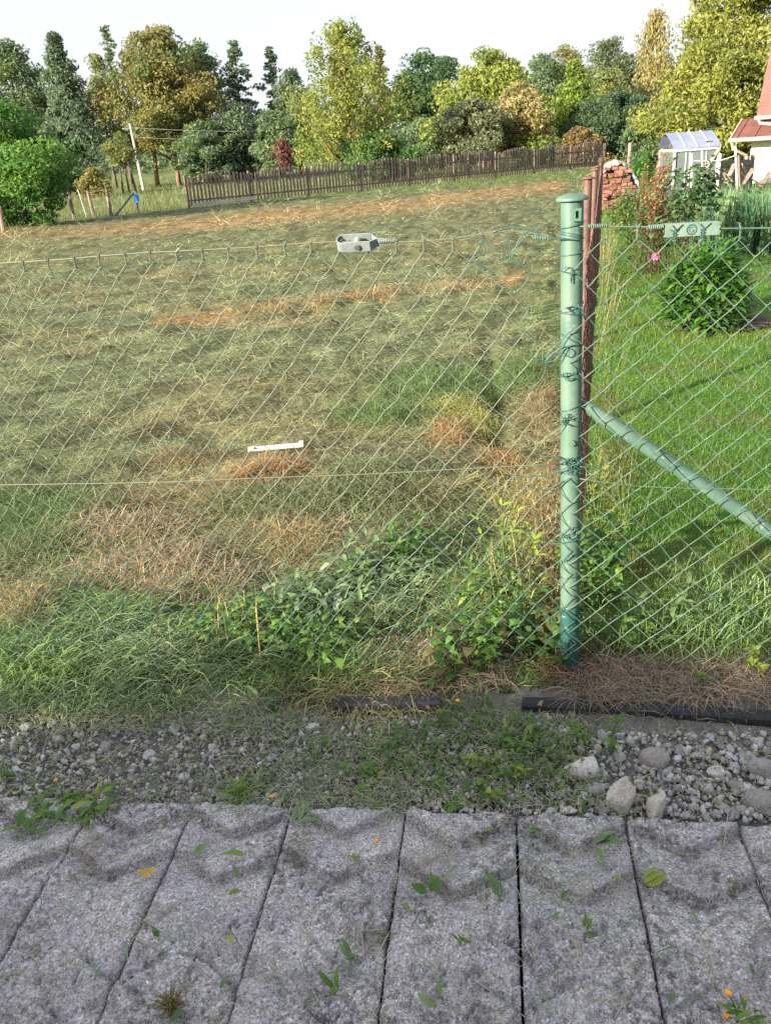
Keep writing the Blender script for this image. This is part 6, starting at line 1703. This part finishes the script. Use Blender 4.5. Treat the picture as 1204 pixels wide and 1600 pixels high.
tree('golden drooping birch left of the walnut tree', 1022, 18, 80, 72, 'weep', [(0.30, 0.25, 0.09), (0.24, 0.21, 0.08), (0.20, 0.19, 0.06)], 6500, 1.8, 80, .6, .26, .12, bark='paleboard', flat=1.5, droop=.7, pym=120)
tree('dark bush between the birch and the greenhouse', 1022, 168, 76, 44, 'round', DK+MD, 5000, .2, 56, .42, .17, .1, 'bush', 'bush')
tree('huge sunlit walnut tree behind the greenhouse and the house', 1168, -60, 290, 40, 'broad', [(0.205, 0.235, 0.05), (0.255, 0.275, 0.06), (0.145, 0.185, 0.045), (0.30, 0.31, 0.075)], 26000, .7, 260, .50, .19, .22, limbs=50)
tree('small walnut branch tree with open twigs left of the walnut crown', 1078, 34, 62, 46, 'spire', [(0.24, 0.25, 0.05), (0.18, 0.20, 0.05)], 750, 3.2, 26, .28, .2, .07, 'tree', 'tree', limbs=24)

def far_wood():
    """the wood behind everything: one mass of leaves"""
    n = 36000; r_ = np.random.default_rng(5)
    x = r_.uniform(-115, 120, n); y = 150+r_.normal(0, 9, n)+0.05*np.abs(x)
    pxs = 602+x/y*FOC
    top = np.interp(pxs, [-300, 0, 140, 200, 330, 470, 620, 700, 850, 1000, 1500], [9, 9, 4.5, 3.5, 6, 7, 8, 9.5, 9.5, 9.5, 10])*(0.65+0.55*vnoise(x*0.16, x*0+2, 3)+0.25*vnoise(x*0.7, x*0+5, 4))
    z = 1.0+top*r_.random(n)**1.15
    P_ = np.stack([x, y, z], 1)
    tn = np.array(DK+MD+OL[:1]); ci = (vnoise(x*.2, z*.3, 8)*len(tn)).astype(int) % len(tn); c = tn[ci]*r_.uniform(.7, 1.3, (n, 1))
    nrm = r_.normal(0, 1, (n, 3)); nrm[:, 1] -= .6; nrm /= np.linalg.norm(nrm, axis=1)[:, None]
    a = np.cross(nrm, r_.normal(0, 1, (n, 3))); a /= np.linalg.norm(a, axis=1)[:, None]; b = np.cross(nrm, a); s = r_.uniform(.24, .6, (n, 1))
    V = np.stack([P_-a*s, P_+b*s*.6, P_+a*s, P_-b*s*.6], 1).reshape(-1, 3); F = (np.arange(n)*4)[:, None]; F = np.concatenate([F+np.array((0, 1, 2)), F+np.array((0, 2, 3))])
    link('far_wood', mesh_np('far_wood', V, F, np.repeat(c, 4, 0)), M['leaf'], kind='stuff')
far_wood()

# ------------------------------------------------------------------ brick pile, post, greenhouse, stakes, house
YB = 21.0
def atp(px, py, Y=YB): return at(px, py, Y)
pl_ = atp(938, 300); pr_ = atp(986, 300)
bpz = 0.0; bl = Vector((pl_.x, YB, 0)); bw = pr_.x-pl_.x
bp_ = thing('brick_pile', 'stacked pile of old red bricks at the end of the rusty fence', 'bricks', bl+Vector((bw/2, .3, 0)))
mb = MB(); mb.box((0, 0, 0), (.20, .115, .068)); bme = mb.mesh('brick'); bme.materials.append(M['brick'])
htop = atp(962, 258).z
rows_ = int(htop/.074)
for r in range(rows_):
    t = r/rows_; w = bw*(1-.30*max(0, t-.55)/.45); x0 = bl.x+.10*max(0, t-.6)
    for dpt in range(2):
        x = x0+(.05 if r % 2 else 0)
        while x < x0+w-.06:
            head = random.random() < .35; l = .125 if head else .215
            if t > .55 and random.random() < .16: x += l; continue
            o = link('brick', bme, None, bp_)
            o.location = Vector((x+l/2, YB+dpt*.22+random.gauss(0, .03), .037+r*.073+random.gauss(0, .004)))-origin_of(bp_)
            o.rotation_euler = (random.gauss(0, .05), random.gauss(0, .05), (math.pi/2 if head else 0)+random.gauss(0, .2)); x += l
def sheet_cloth(name, mat, pts, label, cat):
    """a crumpled sheet laid through rows of points"""
    V = []; F = []; nr, nc = len(pts), len(pts[0])
    rn = random.Random(3)
    up_ = 5
    G = np.array([[p[:] for p in row] for row in pts], float)
    ri = np.linspace(0, nr-1, (nr-1)*up_+1); cix = np.linspace(0, nc-1, (nc-1)*up_+1)
    for r in ri:
        for c in cix:
            r0, c0 = min(int(r), nr-2), min(int(c), nc-2); fr, fc = r-r0, c-c0
            p = (G[r0, c0]*(1-fr)*(1-fc)+G[r0+1, c0]*fr*(1-fc)+G[r0, c0+1]*(1-fr)*fc+G[r0+1, c0+1]*fr*fc)
            V.append(Vector(p)+Vector((rn.gauss(0, .012), rn.gauss(0, .012), rn.gauss(0, .018))))
    k = len(cix)
    for i in range(len(ri)-1):
        for j in range(k-1): F.append((i*k+j, i*k+j+1, (i+1)*k+j+1, (i+1)*k+j))
    mb = MB(); mb.add(V, F); o = mb.build(name, M[mat], sm=True); so = o.modifiers.new('thickness', 'SOLIDIFY'); so.thickness = .006
    return tag(o, label, cat)
T0 = rows_*.073+.01
xs = [bl.x-.03, bl.x+bw*.25, bl.x+bw*.5, bl.x+bw*.75, bl.x+bw*.9]
sheet_cloth('tarpaulin', 'tarp', [[Vector((x, YB-.08+dy, T0+dz+zz)) for x, zz in zip(xs, (-.13, .05, .10, .04, -.03))] for dy, dz in ((0, -.05), (.12, .02), (.3, .03), (.5, -.05))], 'crumpled grey tarpaulin laid over the top of the brick pile', 'tarpaulin')
xr = bl.x+bw
sheet_cloth('plastic_sheet', 'bluetarp', [[Vector((xr+dx, YB+dy, z)) for dx, z in ((-.14, T0-.10), (.0, T0-.17), (.10, T0-.34), (.16, T0-.55), (.15, T0-.75))] for dy in (-.10, .1, .3, .5)], 'pale blue plastic sheet hanging down the right side of the brick pile', 'plastic sheet')
a = at(981, 262, 33); b = at(984, 223, 33)
mb = MB(); mb.tube([Vector((a.x, 33, 0)), b-UP*.03, b], [.075, .07, .045], 8); o = mb.build('wooden_post', M['oldwood'], None); tag(o, 'single pale wooden post standing behind the brick pile', 'post')

GY = 23.0
g0, g1 = at(1049, 300, GY), at(1116, 300, GY); gx0, gx1 = g0.x, g1.x
hl, hr = at(1034, 238, GY).z, at(1118, 231, GY).z
gh = thing('greenhouse', 'small greenhouse with cloudy plastic walls and a milky blue roof', 'greenhouse', Vector(((gx0+gx1)/2, GY+.9, 0)))
Dp = 1.15; ht = max(hl, hr); rr_ = at(1076, 209, GY+.7).z
mb = MB()
for x in (gx0, gx1):
    for y in (GY, GY+Dp): mb.box((x, y, ht/2), (.055, .055, ht))
mb.box(((gx0+gx1)/2, GY, ht+.0), (gx1-gx0-.06, .05, .055)); mb.box(((gx0+gx1)/2, GY+Dp, ht), (gx1-gx0-.06, .05, .055))
for x in (gx0, gx1): mb.box((x, GY+Dp/2, ht-.003), (.05, Dp-.06, .05))
mb.build('frame', M['whitepaint'], gh)
for x in (gx0+(gx1-gx0)*.27, gx0+(gx1-gx0)*.36, gx0+(gx1-gx0)*.73): 
    mb = MB(); mb.box((x, GY+.01, ht/2-.02), (.022, .02, ht-.06)); mb.build('mullion', M['whitepaint'], gh)
mb = MB(); mb.beam((gx0+(gx1-gx0)*.70, GY-.045, ht*.55), (gx1-.02, GY-.045, ht-.03), .03, .07); mb.build('diagonal_brace', M['gutter'], gh, label='wooden diagonal brace at the upper right corner')
for nm, a, b in (('front_panel', (gx0+.03, GY+.025), (gx1-.03, GY+.025)), ('back_panel', (gx0+.03, GY+Dp-.025), (gx1-.03, GY+Dp-.025)), ('side_panel', (gx0, GY+.03), (gx0, GY+Dp-.03)), ('side_panel', (gx1, GY+.03), (gx1, GY+Dp-.03))):
    mb = MB(); mb.beam((a[0], a[1], ht/2), (b[0], b[1], ht/2), .008, ht-.06); mb.build(nm, M['poly'], gh)
# curved roof of milky sheets on battens
bat = MB(); NS = 4
for k in range(NS):
    x0 = gx0-.05+(gx1-gx0+.10)*k/NS+.006; x1 = gx0-.05+(gx1-gx0+.10)*(k+1)/NS-.006; mb = MB(); V = []; F = []
    ys = [(-.05, .0), (.03, .06), (.30, (rr_-ht)*.56), (.66, rr_-ht), (.9, (rr_-ht)*.9), (Dp+.05, .03)]
    for (dy, dz) in ys:
        for x in (x0, x1):
            for th in (0, .012): V.append((x, GY+dy, ht+.035+dz+th))
    for i in range(len(ys)-1):
        b = i*4; c = b+4; F += [(b, b+2, c+2, c), (b+1, c+1, c+3, b+3), (b, c, c+1, b+1), (b+2, b+3, c+3, c+2)]
    F += [(0, 1, 3, 2), (20, 22, 23, 21)]
    mb.add(V, F); mb.build('roof_sheet', M['polyroof'], gh)
    if k: 
        xb = x0-.006
        mb = MB(); mb.tube([Vector((xb, GY+dy, ht+.055+dz)) for dy, dz in ys], .018, 6); mb.build('roof_batten', M['whitepaint'], gh)

for (t_, b_, lab) in [((1080, 240), (1079, 300), 'white garden stake in front of the greenhouse, left of the pair'), ((1096, 235), (1096, 290), 'white garden stake in front of the greenhouse below the diagonal brace'), ((1125, 240), (1119, 303), 'leaning white garden stake at the right edge of the greenhouse'), ((1148, 228), (1151, 303), 'tallest white garden stake in front of the wooden panel')]:
    Y = 17.5; a, b = at(b_[0], b_[1], Y), at(t_[0], t_[1], Y); d = (b-a).normalized(); a = a-d*(a.z/d.z)
    mb = MB(); mb.tube([a, b], .022, 8); tag(mb.build('garden_stake', M['whitepaint']), lab, 'stake')
mb = MB(); mb.tube([at(px, py, 17.45) for px, py in ((1081, 251), (1097, 252), (1124, 251), (1148, 243))], .009, 6)
tag(mb.build('cord', M['whitepaint']), 'pale cord tied between the white garden stakes', 'cord')
# wooden panel and leaning planks before the house
Y = 24.5; a, b = at(1121, 290, Y), at(1172, 290, Y)
wp = thing('board_fence', 'grey wooden panel fence between greenhouse and house', 'fence', Vector(((a.x+b.x)/2, Y, 0)))
ztop = at(1140, 250, Y).z
nb_ = 9
for i in range(nb_):
    x = a.x+(b.x-a.x)*(i+.5)/nb_; mb = MB(); h = ztop*random.uniform(.93, 1.0); mb.box((x, Y, h/2), ((b.x-a.x)/nb_*.86, .03, h), Matrix.Rotation(random.gauss(0, .02), 3, 'Y')); mb.build('board', M['oldwood'], wp)
for z in (.3, ztop-.12): mb = MB(); mb.box(((a.x+b.x)/2, Y-.035, z), (b.x-a.x, .03, .08)); mb.build('rail', M['oldwood'], wp)
for x in (a.x+.02, a.x+.55, b.x): mb = MB(); mb.box((x, Y+.06, ztop/2+.05), (.1, .08, ztop+.12)); mb.build('post', M['oldwood'], wp)
for i in range(9):
    Y2 = 22.5+random.uniform(-.3, .3); p0_ = at(random.uniform(1128, 1195), random.uniform(286, 294), Y2); p0_.z = max(.05, p0_.z); p1_ = p0_+Vector((random.uniform(-.5, .5), random.uniform(.1, .5), random.uniform(.15, .75)))
    mb = MB(); mb.beam(p0_, p1_, .12, .025, (0.3, 0.2, 1)); tag(mb.build('loose_plank', M['oldwood']), 'grey plank thrown on the wood heap in front of the house', 'plank', 'planks of the wood heap')

# house: white wall, porch roof, steep red roof
hc = at(1168, 275, 27.0); HX, HY = hc.x, 27.0
hs = thing('house', 'white rendered house with red roofs at the right picture edge', 'house', Vector((HX+4, HY-2, 0)))
wd = Vector((0.78, -0.62, 0)).normalized(); wn_ = Vector((wd.y, -wd.x, 0))   # wall runs right and towards the camera
if wn_.y > 0: wn_ = -wn_
WL = 7.0; eave = at(1168, 208, 27.0).z; back = -wn_*6
def hp(u, n, z): return Vector((HX, HY, 0))+wd*u+wn_*n+UP*z
mb = MB()
V = [hp(0, 0, 0), hp(WL, 0, 0), hp(WL, -6, 0), hp(0, -6, 0), hp(0, 0, eave), hp(WL, 0, eave), hp(WL, -6, eave), hp(0, -6, eave)]
mb.add(V, [(0, 1, 5, 4), (1, 2, 6, 5), (2, 3, 7, 6), (3, 0, 4, 7)]); mb.build('wall', M['render'], hs)
def slab_(mb, q4, th):
    n_ = (q4[1]-q4[0]).cross(q4[3]-q4[0]).normalized()*th; V = list(q4)+[p-n_ for p in q4]
    mb.add(V, [(0, 1, 2, 3), (7, 6, 5, 4), (0, 4, 5, 1), (1, 5, 6, 2), (2, 6, 7, 3), (3, 7, 4, 0)])
# porch roof: eave towards us, rising to the main wall
mb = MB(); slab_(mb, [hp(-.45, .55, eave-.12), hp(WL, .55, eave-.12), hp(WL, -.5, eave+.40), hp(-.45, -.5, eave+.40)], .07); pr2 = mb.build('porch_roof', M['rooftile'], hs)
mb = MB()
for i in range(14): u = -.3+i*.5; mb.beam(hp(u, .55, eave-.105), hp(u, -.5, eave+.415), .03, .03)
mb.build('roof_seam', M['rooftile'], pr2)
mb = MB(); mb.beam(hp(-.48, .55, eave-.17), hp(-.48, -.5, eave+.35), .04, .16); mb.build('barge_board', M['gutter'], hs)
mb = MB(); mb.tube([hp(-.5, .63, eave-.17), hp(WL, .63, eave-.15)], .06, 10); g_ = mb.build('gutter', M['gutter'], hs)
mb = MB(); mb.tube([hp(-.42, .62, eave-.2), hp(-.38, .5, eave-.42), hp(-.10, .10, eave-.62), hp(-.06, .07, eave-.9), hp(-.06, .07, .1)], .045, 10); mb.build('downpipe', M['gutter'], hs)
# upper storey and steep roof
u0 = .30; e2 = eave+.55
mb = MB(); V = [hp(u0, -.52, eave-.2), hp(WL, -.52, eave-.2), hp(WL, -6, eave-.2), hp(u0, -6, eave-.2), hp(u0, -.52, e2), hp(WL, -.52, e2), hp(WL, -6, e2), hp(u0, -6, e2)]
mb.add(V, [(0, 1, 5, 4), (1, 2, 6, 5), (2, 3, 7, 6), (3, 0, 4, 7)]); mb.add([hp(u0, -.6, e2), hp(u0, -6, e2), hp(u0, -2.2, e2+4.4)], [(0, 1, 2)]); mb.build('upper_wall', M['render'], hs)
mb = MB(); slab_(mb, [hp(u0-.3, -.2, e2-.12), hp(WL, -.2, e2-.12), hp(WL, -2.2, e2+4.6), hp(u0-.3, -2.2, e2+4.6)], .08); slab_(mb, [hp(u0-.3, -2.22, e2+4.6), hp(WL, -2.22, e2+4.6), hp(WL, -6.4, e2-.12), hp(u0-.3, -6.4, e2-.12)], .08)
r2_ = mb.build('roof', M['rooftile'], hs)
mb = MB()
for i in range(1, 16): z = i/16; mb.beam(hp(u0-.29, -.2-2.0*z, e2-.1+4.72*z), hp(WL, -.2-2.0*z, e2-.1+4.72*z), .02, .03)
mb.build('tile_course', M['rooftile'], r2_)
mb = MB(); mb.tube([hp(u0-.32, -.12, e2-.15), hp(WL, -.12, e2-.13)], .06, 10); mb.build('gutter', M['gutter'], hs)
mb = MB(); mb.tube([hp(u0-.2, -.12, e2-.2), hp(u0-.15, -.12, e2-.3), hp(u0+.35, .1, eave+.18), hp(u0+.38, .3, eave+.06)], .045, 8); mb.build('downpipe', M['gutter'], hs)

# ------------------------------------------------------------------ unseen leafy screen added behind the camera to shade slabs and post foot
def shade_hedge():
    t = thing('shade_hedge', 'unseen clipped greenery added behind the camera to shade the slabs', 'shade_hedge', Vector((-5, -2.1, 0)))
    mb = MB(); nx = 60
    for i in range(nx):
        x0 = -15+i*20/nx; h = 2.1+0.09*math.sin(i*1.7)+0.06*math.sin(i*.61); mb.box((x0+10/nx, -2.1, h/2-.06), (20/nx+.02, .7, h-.12))
    mb.build('shade_core', M['bark'], t)
    n = 9000; x = rng.uniform(-15, 5, n); f = rng.random(n)
    y = np.where(f < .6, -1.72+rng.normal(0, .04, n), rng.uniform(-2.5, -1.7, n)); h = 2.1+.09*np.sin((x+15)*3*1.7)
    z = np.where(f < .6, rng.uniform(0, 1, n)*h, h+rng.normal(0, .04, n))
    P_ = np.stack([x, y, z], 1)-np.array((-5, -2.1, 0)); d = rng.normal(0, 1, (n, 3)); d /= np.linalg.norm(d, axis=1)[:, None]; e = np.cross(d, rng.normal(0, 1, (n, 3))); e /= np.linalg.norm(e, axis=1)[:, None]; s = .05
    V = np.stack([P_-d*s, P_+e*s*.6, P_+d*s, P_-e*s*.6], 1).reshape(-1, 3); F = (np.arange(n)*4)[:, None]; F = np.concatenate([F+np.array((0, 1, 2)), F+np.array((0, 2, 3))])
    link('foliage', mesh_np('foliage', V, F, np.repeat(np.array(MD)[rng.integers(0, 3, n)], 4, 0)), M['leaf'], t, kind='stuff')
shade_hedge()
